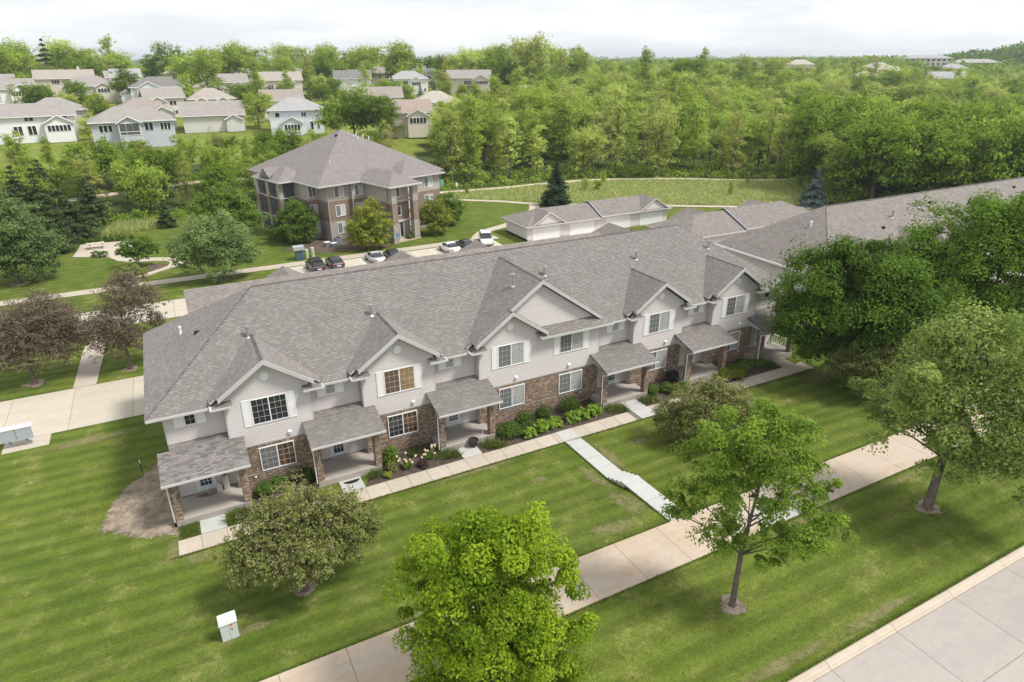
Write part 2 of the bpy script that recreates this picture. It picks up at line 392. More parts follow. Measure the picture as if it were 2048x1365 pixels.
# trail beside the street
tr = sheet('path', [(-80, -19.6), (120, -19.6), (120, -16.52), (-80, -16.52)], 'joint', .004)
x = 12.4-3.05*14
while x < 96:
    slab(tr, x, x+3.05, -19.65, -16.5, 'trailc', .035); x += 3.05
slab(tr, 24.2, 28.4, -19.64, -18.0, 'newc', .042)
# street: kerb and slabs
def rzf(x, y): return .82
rd = MB().poly((-120, -60, .815), (160, -60, .815), (160, -27.9, .815), (-120, -27.9, .815)).build('road', 'joint', kind='structure')
x = 19.45-4.65*9
while x < 70:
    for y0, y1 in [(-31.35, -27.82), (-35.0, -31.35), (-38.6, -35.0), (-42.2, -38.6)]: slab(rd, x, x+4.65, y0, y1, 'road', .03, .012, rzf)
    x += 4.65
kb = MB().box(-100, 140, -27.9, -27.35, .5, .7).build('kerb', 'joint', kind='structure')
x = 19.45-4.65*9
while x < 70:
    b = MB(); g = .012
    prof = [(-27.36, .6), (-27.36, .985), (-27.42, 1.005), (-27.58, .995), (-27.66, .94), (-27.70, .87), (-27.81, .858), (-27.81, .6)]
    b.ext([(x+g, y, z) for y, z in prof], (4.65-2*g, 0, 0)); b.build('kerb_stone', 'kerb', kb); x += 4.65
# drives behind
d1 = sheet('driveway', [(-60, 14.78), (-4.2, 14.78), (-4.2, 22.62), (-60, 22.8)], 'joint', .004)
x = -58
while x < -4.4:
    slab(d1, x, min(x+4.45, -4.2), 14.75, 22.65, 'drive', .03, .014); x += 4.45
slab(d1, -17.5, -14.55, 13.0, 14.72, 'drive', .035)
sheet('walkway', [(-13.7, 22.7), (-11.95, 22.7), (-11.6, 30.3), (-11.2, 37.3), (-13.0, 37.3), (-13.5, 30.5)], 'conc', .03)
d2 = sheet('driveway', [(-15, 37.3), (45, 37.3), (45, 43.7), (-15, 43.7)], 'joint', .004)
x = -15
while x < 44: slab(d2, x, x+5, 37.3, 43.65, 'drive', .03, .02); x += 5
sheet('driveway', [(20, 29), (88, 23), (88, 29.5), (60, 47), (43, 47), (43, 37)], 'drive', .02)
pl = sheet('parking_lot', [(8.6, 43.7), (40.5, 43.7), (40.5, 50.6), (8.6, 50.6)], 'joint', .005)
x = 8.6
while x < 40: slab(pl, x, x+2.66, 43.72, 50.5, 'drive', .03, .015); x += 2.66
for k in range(13):
    b = MB().box(8.6+2.66*k-.05, 8.6+2.66*k+.05, 44.6, 50.2, .02, .038); b.build('bay_line', 'white', pl)
sheet('sidewalk', [(-60, 50.8), (42, 50.8), (42, 52.8), (-60, 52.8)], 'conc', .035)
# patio and its path
sheet('patio', [(-17.1, 70.6), (-12.6, 68.3), (-11.2, 65.2), (-9.1, 63.4), (-6.6, 62.9), (-5.1, 62.1), (-4.75, 60.6), (-5.1, 59.2), (-7.9, 56.8), (-9.6, 55.4), (-11.4, 52.7), (-9.0, 52.7), (-8.1, 55.0), (-6.0, 57.0), (-3.2, 59.0), (-2.7, 61.0), (-3.6, 63.3), (-6.2, 64.6), (-8.6, 65.6), (-9.6, 68.5), (-9.0, 77.2), (-16.5, 78.0)], 'conc', .03)
ribbon('walkway', smooth([(38.6, 50.9), (39.3, 53.2), (42.2, 56.2), (46.9, 58.2), (52, 61.5), (57, 66.5), (59.5, 71)]), 1.9, 'conc', .03)
ribbon('walkway', smooth([(37, 92), (43, 87), (48.8, 81.6), (55.2, 76.4), (59.9, 71.4), (70, 64.9), (82.3, 57.0), (102.2, 44.2), (120, 33)]), 1.5, 'conc', .034)
ribbon('gravel_path', smooth([(20, 95), (36, 92.3), (49, 90.6), (61.3, 89.2), (72.7, 89.2), (86.5, 87.6), (102.7, 80.3), (116.5, 70.5), (130.2, 65.3), (150, 62)]), 2.0, 'gravel', .03)
ribbon('gravel_path', smooth([(-40, 112), (-25, 108), (-8, 111), (5, 114), (20, 112)]), 1.8, 'gravel', .06)
MEADOW = [(48, 89.4), (61, 88), (73, 88), (86.5, 86.3), (102, 79), (116, 69.3), (128, 64.4), (104, 45.3), (83, 58.0), (70.5, 66), (60.6, 72.6), (55.8, 77.4), (49.5, 82.8)]
sheet('meadow', MEADOW, 'meadow', .012)
# planting beds, bare soil
for i, P in enumerate([[(-1.9, -3.2), (2.0, -3.2), (2.0, -.02), (-1.9, -.02)], [(4.9, -3.22), (5.5, -1.8), (6.3, -.02), (10.6, -.02), (10.6, -1.82), (12.0, -1.86), (12.0, -3.22)], [(13.55, -3.22), (13.6, -1.85), (15.4, -1.8), (15.4, -.02), (25.0, -.02), (25.0, -1.82), (26.7, -1.86), (26.7, -3.22)], [(28.45, -3.22), (28.45, -1.84), (29.7, -1.8), (29.7, -.02), (33.7, -.02), (33.7, -1.8), (35.5, -1.8), (35.5, -3.22)], [(37.2, -3.22), (37.2, -1.9), (38.4, -.02), (42.3, -.02), (42.3, -1.8), (44.1, -1.85), (44.1, -3.22)]]):
    sheet('planting_bed', P, 'mulch', .014)
rg = random.Random(4)
def jag(P, n=6, a=.22):
    out = []
    for p, q in zip(P, P[1:]+P[:1]):
        for k in range(n):
            t = k/n; out.append((p[0]+(q[0]-p[0])*t+rg.uniform(-a, a), p[1]+(q[1]-p[1])*t+rg.uniform(-a, a)))
    return out
patch('bare_soil', jag([(-6.3, -2.6), (-7.4, -2.5), (-8.3, -2.1), (-9.6, -1.1), (-10.9, .1), (-10.2, 2.6), (-9.4, 4.3), (-8.2, 5.7), (-7.2, 7.2), (-6.2, 7.4), (-6.15, 2.)], 4, .1), 'soil', .008, .72)
patch('bare_soil', blob(46.8, -5.9, 3.6, 1.5, 44, 3, .25), 'drygrass', .01, .3)
for i, (a, b_, r) in enumerate([(18.14, -22.95, .75), (34.44, -22.76, .85), (-.67, -11.04, .75), (5.38, -21.7, .6), (28.2, -9.8, .6), (-16.77, 25.37, .95), (-9.26, 24.81, .75), (-22.07, 59.66, 1.2), (1.28, 49.0, .6)]):
    patch('bare_soil', blob(a, b_, r*.95, r*.85, 30, i, .2))
patch('mulch_bed', blob(-6.4, 59.3, 1.3, 2.2, 30, 8, .1), 'soild')
patch('mulch_bed', [(19.0+a, 59.0+b_) for a, b_ in [(-9, 1.5), (-4, -3.5), (2, -4.2), (6.5, -4.6), (7, -2.0), (3, 1), (-2, 5)]], 'soild', .012, .8)
FLOOR_R = [(38, 98), (50, 95), (61, 93), (73, 92.5), (87, 90.5), (104, 83), (117, 73.5), (127, 67), (110, 45), (116, 36), (126, 25), (140, 8), (240, 60), (320, 220), (60, 130)]
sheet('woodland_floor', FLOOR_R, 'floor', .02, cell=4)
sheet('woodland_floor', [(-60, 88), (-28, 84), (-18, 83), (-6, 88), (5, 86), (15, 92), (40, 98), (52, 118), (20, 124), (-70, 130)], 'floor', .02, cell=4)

for i, (a, b_, rx, ry) in enumerate([(18.9, -9.5, .55, 2.4), (18.7, -13.5, 1.1, 2.2), (16.5, -15.2, 2.0, .8), (21.4, -8, .5, 3.0), (24.5, -7.2, 1.5, .5), (17.5, -26.6, 4, .45), (24, -26.7, 4, .35), (-3.3, -12.9, 1.0, .5), (-5.6, -5.3, 1.2, .6), (-6.9, -4.2, .5, 1.4), (5.5, -16.2, 4, .3), (27, -20.1, 4, .35), (36, -20.2, 4, .3), (1, -19.9, 3, .4), (-12, 12.3, 4, .8), (30, -5.1, 4, .35), (12, -5.0, 4, .25), (15.5, -8.0, .8, .5)]):
    patch('dry_grass', blob(a, b_, rx, ry, 26, 40+i, .2), 'drygrass', .009, .35)
# ================================================================== TOWNHOUSE BLOCK
PIT = .648; EZ = 6.59; EY = .12; XM = 20.22
TH = thing('townhouse_block', 'long two-storey townhouse block with brick ground floor, pale siding, white shutters and brown shingle roof', 'townhouses', (0, 0, 0))
ROOF = bpy.data.objects.new('roof', None); COL.objects.link(ROOF); ROOF.parent = TH
deck = MB(); deck2 = MB(); tabs = MB(); srg = random.Random(11)
def plane_basis(P):
    P = [Vector(p) for p in P]; n = Vector((0, 0, 0))
    for a, b in zip(P, P[1:]+P[:1]): n += Vector(((a.y-b.y)*(a.z+b.z), (a.z-b.z)*(a.x+b.x), (a.x-b.x)*(a.y+b.y)))
    n.normalize()
    if n.z < 0: n = -n
    V = (Vector((0, 0, 1))-n*n.z).normalized(); U = V.cross(n); return P, n, U, V
def shingle_rows(P, ew=.145, tw=.27):
    P, n, U, V = plane_basis(P); o = min(P, key=lambda p: p.z)
    q = [((p-o).dot(U), (p-o).dot(V)) for p in P]
    vmax = max(a[1] for a in q); j = 0
    while j*ew < vmax-.03:
        vm = min((j+.5)*ew, vmax-.01); xs = []
        for a, b in zip(q, q[1:]+q[:1]):
            if (a[1] > vm) != (b[1] > vm): xs.append(a[0]+(b[0]-a[0])*(vm-a[1])/(b[1]-a[1]))
        if len(xs) >= 2:
            u0, u1 = min(xs), max(xs); u = math.floor(u0/tw)*tw-srg.random()*tw
            while u < u1:
                w = tw*srg.choice((.55, .75, .9, 1, 1.1)); a = max(u, u0); b = min(u+w, u1)
                if b-a > .03: yield o, n, U, V, a, b, j*ew, min((j+1)*ew+.01, vmax)
                u += w
        j += 1
def shtint():
    r = srg.random()
    return srg.uniform(-.5, -.12) if r < .45 else (srg.uniform(-.12, .25) if r < .75 else srg.uniform(.3, .85))
def tab(b, o, n, U, V, a, c, v0, v1, t, h=.026):
    g = .004
    p = [o+U*(a+g)+V*(v0-.012)+n*(h+.012), o+U*(c-g)+V*(v0-.012)+n*(h+.012), o+U*(c-g)+V*v1+n*.008, o+U*(a+g)+V*v1+n*.008]
    lo = [o+U*(a+g)+V*(v0-.012)+n*.004, o+U*(c-g)+V*(v0-.012)+n*.004]
    b.add(p+lo, [(0, 1, 2, 3)], t); b.f.append(tuple(len(b.v)-6+i for i in (4, 5, 1, 0))); b.t.append(-.75)  # butt face tinted dark: the course shadow is put into its colour
def slope(P, sh=True, into=None, th=.12):
    Pv, n, U, V = plane_basis(P); (into or (deck if sh else deck2)).ext([tuple(Vector(p)-n*.004) for p in P], tuple(-n*th))
    if sh:
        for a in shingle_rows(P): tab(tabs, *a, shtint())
def capline(p0, p1, par, w=.28, L=.26, lift=.045):
    """overlapping cap shingles along a ridge or hip, each a piece of its own"""
    p0 = Vector(p0); p1 = Vector(p1); d = p1-p0; n = max(2, int(d.length/L)); d.normalize()
    side = d.cross(Vector((0, 0, 1))).normalized(); up = side.cross(d); me = None
    b = MB(); h = w/2; k = .5
    pts = [(-h, 0, -h*k), (0, 0, 0), (h, 0, -h*k)]; q = [(x*.92, L*1.25, z-.03) for x, y, z in pts]
    lo = [(x, 0, z-.045) for x, y, z in pts]
    b.add(pts+q+lo, [(0, 1, 4, 3), (1, 2, 5, 4), (6, 7, 1, 0), (7, 8, 2, 1)])
    me = b.mesh('cap_shingle', 'cap'); m = Matrix((side, d, up)).transposed().to_4x4()
    for i in range(n):
        o = obj('cap_shingle', me, par); mm = m.copy(); mm.translation = p0+d*(i*(p1-p0).length/n)+Vector((0, 0, lift)); o.matrix_local = mm
def mainz(y): return EZ+PIT*(y-EY)
RY = 7.77; RZ = mainz(RY); XL, XR = -6.95, 47.4; HX = RY-EY
F0, F1 = (XL, EY, EZ), (XR, EY, EZ); B0, B1 = (XL, 2*RY-EY, EZ), (XR, 2*RY-EY, EZ); R0, R1 = (XL+HX+.1, RY, RZ), (XR-HX-.1, RY, RZ)
slope([F0, F1, R1, R0]); slope([F0, R0, B0]); slope([F1, B1, R1], False); slope([B0, R0, R1, B1], False)
capline(F0, R0, ROOF); capline(R0, R1, ROOF, L=.3); capline(F1, R1, ROOF, L=.45)
wallb = MB(); sidb = MB(); gut = MB(); trim = MB()
BAYS = [0, 8.72, 31.72, 40.44]; HB = 2.65; FY = -.52; GP = .70
boards = []                                                          # (x0, x1, y, z)
def course(x0, x1, y, z): boards.append((x0, x1, y, z))
def gable(cx, pz, yf, dx, wall_y, y_back=None, ret=(1, 1), left=True, right=True, lx=3.4):
    """front gable: two roof slopes, rake boards, soffit; dx = half width where the rake boards end"""
    def yb(z): return EY+(z-EZ)/PIT
    for s, on in ((-1, left), (1, right)):
        if not on: continue
        ze = pz-GP*lx
        P = [(cx, yf, pz), (cx, yb(pz)+.1, pz), (cx+s*lx, max(yb(ze), wall_y)+.1, ze), (cx+s*lx, wall_y, ze), (cx+s*dx, wall_y, pz-GP*dx), (cx+s*dx, yf, pz-GP*dx)]
        if y_back is not None: P = [(cx, yf, pz), (cx, y_back, pz), (cx+s*dx, y_back, pz-GP*dx), (cx+s*dx, yf, pz-GP*dx)]
        slope(P if s > 0 else P[::-1])
    for s in (-1, 1):
        a = Vector((cx, yf, pz+.02)); b = Vector((cx+s*dx, yf, pz-GP*dx+.02)); dn = Vector((0, 0, -.3))
        a.y = b.y = yf-.05; a.z += .03; b.z += .03; trim.ext([tuple(a), tuple(b), tuple(b+dn), tuple(a+dn)], (0, .06, 0))
        trim.poly(tuple(a+dn+Vector((0, .05, .06))), tuple(b+dn+Vector((0, .05, .06))), tuple(b+dn+Vector((0, wall_y-yf, .06))), tuple(a+dn+Vector((0, wall_y-yf, .06))))
    capline((cx, yf, pz), (cx, (yb(pz) if y_back is None else y_back), pz), ROOF, w=.24, L=.36)
def returnpiece(x0, x1, inner):
    """small pent roof with gutter at the foot of a gable; inner = side that meets the gable wall"""
    z0, z1 = 6.72, 6.9
    xa, xb = (x0, x1)
    s = 1 if inner == 'l' else -1
    P = [(xa, FY, z0), (xb, FY, z0), (xb-(.5 if s > 0 else 0), .05, z1), (xa+(.5 if s < 0 else 0), .05, z1)]
    slope(P, th=.06)
    gut.box(xa, xb, FY-.1, FY+.01, z0-.12, z0+.0)
    trim.box(xa+.03, xb-.03, FY+.02, .0, z0-.13, z0-.07)
    xo = xb if s > 0 else xa
    gut.box(xo-.05, xo+.06, FY-.08, EY-.02, z0-.13, z0-.02)
for c in BAYS:
    gable(c, 9.31, FY, 2.9, 0.0)
    returnpiece(c-3.4, c-2.12, 'r'); returnpiece(c+2.15, c+3.45, 'l')
CX, DX, BG = 17.47, 22.94, 20.2
gable(BG, 11.2, -.08, 5.45, .3, lx=6.2)
gable(CX, 9.31, FY, 3.0, 0.0, y_back=.32, left=True, right=True)
returnpiece(CX-3.4, CX-2.12, 'r')
slope([(19.85, FY, 6.82), (26.55, FY, 6.82), (25.95, .3, 7.4), (19.4, .3, 7.4)], th=.06); gut.box(19.85, 26.55, FY-.1, FY+.01, 6.70, 6.83); trim.box(19.9, 26.5, FY+.02, .0, 6.69, 6.74)
gut.box(26.5, 26.6, FY-.08, EY-.02, 6.69, 6.8)
# eave gutters between the bays
RECS = [(-6.1, -2.65), (2.65, 6.07), (11.37, 14.85), (25.6, 29.07), (34.37, 37.79), (43.09, 46.55)]
for i, (a, b_) in enumerate(RECS):
    x0 = a+.78 if i else XL; x1 = b_-.78 if i < 5 else XR
    if i == 0: x1 = b_-.75
    gut.box(x0, x1, EY-.12, EY+.0, EZ-.13, EZ+.01); trim.box(x0, x1, EY+.01, .66, EZ-.15, EZ-.10)
gut.box(XL-.03, XL+.05, EY, 2*RY-EY, EZ-.17, EZ+.0); gut.box(XR-.05, XR+.03, EY, 2*RY-EY, EZ-.17, EZ)
# walls
BW = [(c-HB, c+HB) for c in BAYS[:2]]+[(14.85, 25.6)]+[(c-HB, c+HB) for c in BAYS[2:]]
for (a, b_) in BW: wallb.box(a, b_, .0, .8, .02, 6.75)
for c in BAYS+[CX]: wallb.ext([(c-HB, 0., 6.74), (c+HB, 0., 6.74), (c, 0., 6.74+.66*HB+.5)], (0, .5, 0))
wallb.ext([(14.9, .3, 6.74), (25.55, .3, 6.74), (BG, .3, 10.9)], (0, .4, 0))
wallb.box(-6.1, 46.55, .68, 14.9, .02, 6.5)
wallb.build('wall', 'shade_sheath', TH)
b = MB(); b.box(-6.13, -6.101, .7, 14.9, .3, 6.5); b.box(46.551, 46.58, .7, 14.9, .3, 6.5); b.box(-6.1, 46.55, 14.901, 14.93, .3, 6.5); b.build('end_wall', 'lap', TH)
# siding courses: lap boards, one object each for the bays
ROW = .14
for (a, b_) in BW:
    z = 3.37
    while z < 6.7: course(a+.07, b_-.07, 0., z); z += ROW
for c in BAYS+[CX]:
    z = 3.37+ROW*24
    while z < 9.0:
        h = (9.31-.30-(z+ROW))/GP; h = min(h, HB-.07)
        if h > .12: course(c-h, c+h, 0., z)
        z += ROW
z = 7.4
while z < 10.8:
    h = (11.2-.30-(z+ROW))/GP; h = min(h, 5.3)
    if h > .12:
        x0 = max(BG-h, CX+max(0, (9.31-z)/GP)-.05) if z < 9.25 else BG-h
        if BG+h-x0 > .2: course(x0, BG+h, .3, z)
    z += ROW
bm_ = MB(); bm_.add([(0, -.034, .024), (1, -.034, .024), (1, -.006, ROW), (0, -.006, ROW), (0, .0, .024), (1, .0, .024)], [(0, 1, 2, 3), (4, 5, 1, 0)])
board_me = bm_.mesh('siding_board', 'siding')
boards.sort(key=lambda q: (q[0] > 26, q[0]))
for i, (x0, x1, y, z) in enumerate(boards):
    if i < 285:
        o = obj('siding_board', board_me, TH, (x0, y, z)); o.scale = (x1-x0, 1, 1)
    else:
        sidb.add([(x0, y-.034, z+.024), (x1, y-.034, z+.024), (x1, y-.006, z+ROW), (x0, y-.006, z+ROW), (x0, y, z+.024), (x1, y, z+.024)], [(0, 1, 2, 3), (4, 5, 1, 0)])
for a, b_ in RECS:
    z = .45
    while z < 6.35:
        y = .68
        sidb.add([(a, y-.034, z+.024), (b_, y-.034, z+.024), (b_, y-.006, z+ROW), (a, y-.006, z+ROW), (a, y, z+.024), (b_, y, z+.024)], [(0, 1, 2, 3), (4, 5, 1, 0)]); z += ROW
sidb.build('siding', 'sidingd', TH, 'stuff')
# corner boards, frieze boards
for (a, b_) in BW:
    ct = MB()
    for x, s in ((a, -1), (b_, 1)): ct.box(x-.075 if s > 0 else x-.02, x+.02 if s > 0 else x+.075, -.03, .0, 3.37, 6.7); ct.box(x-.02, x+.02, .0, .66, .45, 6.5)
    ct.box(a, b_, -.045, -.001, 3.27, 3.37); ct.build('corner_board', 'fascia', TH)
ct = MB(); ct.box(-6.13, -6.05, .64, .72, .4, 6.5); ct.box(46.5, 46.58, .64, .72, .4, 6.5)
ct.build('corner_board', 'fascia', TH)
# brickwork: every brick a solid piece
bk = MB(); mo = MB(); brg = random.Random(5)
def bt():
    r = brg.random()
    return brg.uniform(-.5, -.05) if r < .5 else (brg.uniform(-.1, .25) if r < .82 else brg.uniform(.3, .85))
def brickface(o, U, Vn, W_, H_, holes=(), bl=.205, bh=.074, soldier=True):
    """o lower-left corner, U along, Vn outward normal"""
    o = Vector(o); U = Vector(U); Vn = Vector(Vn); Z = Vector((0, 0, 1)); z = 0; j = 0
    top = H_-.22 if soldier else H_
    def put(a, c, z0, z1):
        p = [o+U*a+Z*z0, o+U*c+Z*z0, o+U*c+Z*z1, o+U*a+Z*z1]; k = .018+brg.uniform(-.003, .004)
        f = [q+Vn*k for q in p]; bk.add(p+f, [(4, 5, 6, 7), (0, 1, 5, 4), (1, 2, 6, 5), (2, 3, 7, 6), (3, 0, 4, 7)], bt())
    while z < top-.03:
        x = -(bl/2 if j % 2 else 0)
        while x < W_-.02:
            a = max(x, 0); c = min(x+bl-.011, W_); segs = [(a, c)]
            for hx0, hx1, hz0, hz1 in holes:
                if z+bh > hz0 and z < hz1:
                    ns = []
                    for p, q in segs:
                        if q <= hx0 or p >= hx1: ns.append((p, q)); continue
                        if p < hx0: ns.append((p, hx0))
                        if q > hx1: ns.append((hx1, q))
                    segs = ns
            for p, q in segs:
                if q-p > .025: put(p, q, z, min(z+bh-.011, top))
            x += bl
        z += bh; j += 1
    if soldier:
        x = 0
        while x < W_-.03: put(x, min(x+bh-.011, W_), top+.006, H_-.004); x += bh
WIN_LOW = {}
lows = [(0.03, 0), (8.72, 1), (17.57, 2), (22.94, 2), (31.75, 3), (40.44, 4)]
for i, (a, b_) in enumerate(BW):
    hl = [(x-1.14-a, x+1.14-a, 1.24, 3.06) for x, k in lows if k == i]
    brickface((a, 0, .03), (1, 0, 0), (0, -1, 0), b_-a, 3.25, hl)
    mo.box(a+.01, b_-.01, -.004, .05, .02, 3.27)
    for x, k in lows:
        if k == i:
            pass
    b = MB().box(a, b_, -.045, -.0, 1.10, 1.16); b.build('brick_ledge', 'mortar', TH)
PORCH = [(-6.5, -2.1, 1), (2.12, 6.5, 1), (10.85, 15.25, 1), (25.02, 29.6, -1), (33.8, 38.3, -1), (42.5, 46.95, -1)]
for i, (xa, xb, s) in enumerate(PORCH):
    for side, x in ((0, xa), (1, xb-.42)):
        y0 = -1.78
        for o, U, n, w in (((x, y0, .43), (1, 0, 0), (0, -1, 0), .42), ((x, y0+.42, .43), (0, -1, 0), (-1, 0, 0), .42), ((x+.42, y0, .43), (0, 1, 0), (1, 0, 0), .42), ((x+.42, y0+.42, .43), (-1, 0, 0), (0, 1, 0), .42)):
            brickface(o, U, n, w, 2.95, soldier=False)
        mo.box(x, x+.42, y0, y0+.42, .42, 3.4)
mo.build('mortar', 'mortar', TH); bk.build('brickwork', 'brick', TH, 'stuff')
# porches: slab, roof, gutter, downspout, number plate
single = MB(); tab(single, Vector((0, 0, 0)), Vector((0, 0, 1)), Vector((1, 0, 0)), Vector((0, 1, 0)), 0, 1, 0, .15, 0)
single_me = single.mesh('shingle', 'shingle1'); downs = MB()
for i, (xa, xb, s) in enumerate(PORCH):
    b = MB(); b.box(xa+.02, xb-.02, -1.83, .66, -.1, .42); b.build('porch_slab', 'porchc', TH)
    if i == 5:
        MB().box(44.2, 45.7, -2.2, -1.86, 0, .22).build('step', 'conc', TH)
    x0, x1 = xa-.28, xb+.28; y0, y1, z0, z1 = -2.5, -.036, 3.52, 4.22; k = (z1-z0)/(y1-y0)
    ra, rb = RECS[i]
    P = [(x0, y0, z0), (x1, y0, z0), (x1, y1, z1), (rb, y1, z1), (rb, .68, z1+.68*k), (ra, .68, z1+.68*k), (ra, y1, z1), (x0, y1, z1)]
    pr = MB(); Pv, n, U, V = plane_basis(P[:3]); pr.ext([tuple(Vector(p)-n*.004) for p in P], tuple(-n*.10))
    # gable cheeks under the roof ends
    for x in (xa+.05, xb-.09): pr.ext([(x, -1.75, 3.35), (x, 0, 3.35), (x, 0, z1-.1), (x, -1.75, z0+.1)], (.04, 0, 0))
    ro = pr.build('porch_roof', 'fascia', TH)
    sp = [(x0, y0, z0), (x1, y0, z0), (x1, 0, z1), (x0, 0, z1)]; sp2 = [(ra, 0, z1), (rb, 0, z1), (rb, .68, z1+.68*k), (ra, .68, z1+.68*k)]
    cnt = 0
    for q in (sp, sp2):
        for a in shingle_rows(q, .15, .36):
            o_, n_, U_, V_, u0, u1, v0, v1 = a
            if i == 0 and cnt < 290:
                m = Matrix((U_, V_, n_)).transposed().to_4x4(); m.translation = o_+U_*u0+V_*v0+n_*.001
                so_ = obj('shingle', single_me, ro); so_.matrix_local = m @ Matrix.Diagonal((u1-u0, 1, 1, 1)); cnt += 1
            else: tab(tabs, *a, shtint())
    gb = MB(); gb.box(x0, x1, y0-.11, y0-.0, z0-.13, z0-.005); gb.box(x0, x1, y0+.02, -1.8, z0-.17, z0-.13)
    for x in (x0, x1-.03): gb.ext([(x, y0, z0-.12), (x, 0, z1-.12), (x, 0, z1+.005), (x, y0, z0+.005)], (.03, 0, 0))
    gb.build('gutter', 'fascia', ro)
    xd = xa-.08 if s > 0 else xa-.08
    dw = MB(); dw.tube([(xd, -2.4, z0-.1), (xd, -2.35, z0-.28), (xd, -1.75, z0-.55), (xd, -1.72, 3.0), (xd, -1.72, .28)], [.045]*5, 6); dw.build('downspout', 'white', TH)
    if i == 0: MB().cyl((xd, -1.72, .0), (xd-.03, -1.8, .34), .075, .07, 8).build('drain_boot', 'black', TH)
    xp = (xa if s > 0 else xb-.42)+.14
    pl_ = MB().box(xp, xp+.15, -1.83, -1.795, 1.75, 2.4).build('number_plate', pm('tan plate', (.50, .42, .34)), TH)
    for q in range(3):
        d_ = MB(); cz = 2.25-.2*q
        if q == 1: d_.box(xp+.06, xp+.085, -1.838, -1.831, cz-.06, cz+.06)
        else:
            for (a0, a1, c0, c1) in ((.04, .11, .045, .06), (.04, .11, -.06, -.045), (.04, .055, -.05, .05), (.095, .11, -.05, .05)): d_.box(xp+a0, xp+a1, -1.838, -1.831, cz+c0, cz+c1)
        d_.build('digit', 'black', pl_)
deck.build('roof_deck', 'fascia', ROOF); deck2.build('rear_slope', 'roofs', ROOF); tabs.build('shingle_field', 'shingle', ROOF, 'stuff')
for i in range(0, len(gut.v), 8):
    b = MB().add(gut.v[i:i+8], [(0, 3, 2, 1), (4, 5, 6, 7), (0, 1, 5, 4), (1, 2, 6, 5), (2, 3, 7, 6), (3, 0, 4, 7)]); b.build('gutter', 'fascia', TH)
trim.build('rake_board', 'fascia', TH)
# downspouts at the recess corners
for x in (2.72, 11.44, 14.78, 25.67, 34.44, 43.16, -2.72, 5.98, 29.0, 37.7):
    MB().box(x-.035, x+.035, .57, .65, 4.4, 6.5).build('downspout', 'fascia', TH)
# windows
FR = {}
def window(cx, z0, z1, w, y, panes=2, cols=3, rows=4, shut=.5, glass='glass', half=None, par=None, cur=None):
    par = par or TH; x0, x1 = cx-w/2, cx+w/2; f = MB(); t = .06
    f.box(x0, x1, y-.07, y-.0, z0, z0+t); f.box(x0, x1, y-.07, y, z1-t, z1); f.box(x0, x0+t, y-.07, y, z0+t, z1-t); f.box(x1-t, x1, y-.07, y, z0+t, z1-t)
    if panes == 2: f.box(cx-.035, cx+.035, y-.065, y, z0+t, z1-t)
    wo = f.build('window', 'white', par)
    xs = [(x0+t, cx-.035), (cx+.035, x1-t)] if panes == 2 else [(x0+t, x1-t)]
    for k, (a, b_) in enumerate(xs):
        gm = (half or (glass, glass))[k]
        MB().box(a, b_, y-.034, y-.028, z0+t, z1-t).build('pane', gm, wo)
        g = MB()
        for c in range(1, cols): xx = a+(b_-a)*c/cols; g.box(xx-.009, xx+.009, y-.046, y-.035, z0+t, z1-t)
        for r_ in range(1, rows): zz = z0+t+(z1-z0-2*t)*r_/rows; g.box(a, b_, y-.0465, y-.0355, zz-.009, zz+.009)
        g.build('muntin_grid', pm('muntin grey', (.46, .46, .46), .5), wo)
    if shut:
        for a in (x0-shut-.02, x1+.02):
            s_ = MB(); s_.box(a, a+shut, y-.05, y-.0, z0-.03, z1+.03)
            zm = (z0+z1)/2
            for za, zb in ((z0+.07, zm-.05), (zm+.05, z1-.07)):
                s_.box(a, a+.07, y-.065, y-.05, za, zb); s_.box(a+shut-.07, a+shut, y-.065, y-.05, za, zb)
                s_.box(a+.12, a+shut-.12, y-.062, y-.05, za+.05, zb-.05)
            for za, zb in ((z0-.03, z0+.07), (zm-.05, zm+.05), (z1-.07, z1+.03)): s_.box(a, a+shut, y-.065, y-.05, za, zb)
            s_.build('shutter', 'white', par)
    return wo
ups = [(0.01, 4.78, 6.61, ('glass', 'glass')), (8.72, 4.78, 6.61, ('brownblind', 'tanblind')), (17.52, 4.84, 6.66, ('curtain', 'curtain2')), (22.94, 4.90, 6.44, ('curtain', 'curtain2')), (31.72, 4.80, 6.6, ('greyblind', 'curtain2')), (40.44, 4.80, 6.6, ('greyblind', 'curtain2'))]
M['brownblind'] = pm('brown blind behind glass', (.13, .085, .06), .25, .2, 2, spec=.5); M['tanblind'] = pm('tan blind behind glass', (.27, .19, .10), .25, .2, 1.5, spec=.5)
def curtmat(n, c):
    m, N, L, B = nodes(n); tc = N.new('ShaderNodeTexCoord'); s = N.new('ShaderNodeSeparateXYZ'); L.new(tc.outputs['Object'], s.inputs[0])
    w = math_(N, L, 'SINE', math_(N, L, 'MULTIPLY', s.outputs[0], 48.)); nz = noise_(N, L, tc.outputs['Object'], 5., 3)
    L.new(hsv_scale(N, L, c, math_(N, L, 'MULTIPLY', ramp_(N, L, w, -1, 1, .72, 1.1), ramp_(N, L, nz, .3, .7, .8, 1.15))), B.inputs['Base Color']); B.inputs['Roughness'].default_value = .2; B.inputs['Specular IOR Level'].default_value = .5
    return m
M['curtain'] = curtmat('grey curtain behind glass', (.17, .175, .185)); M['curtain2'] = curtmat('white curtain behind glass', (.42, .43, .43)); M['greyblind'] = curtmat('blind behind glass', (.16, .165, .175))
M['roomw'] = pm('warm room behind glass', (.12, .06, .025), .12, .5, 1.6, .1, 6, spec=.5, col2=(.03, .02, .015))
for cx, z0, z1, hf in ups: window(cx, z0, z1, 2.22, 0., half=hf)
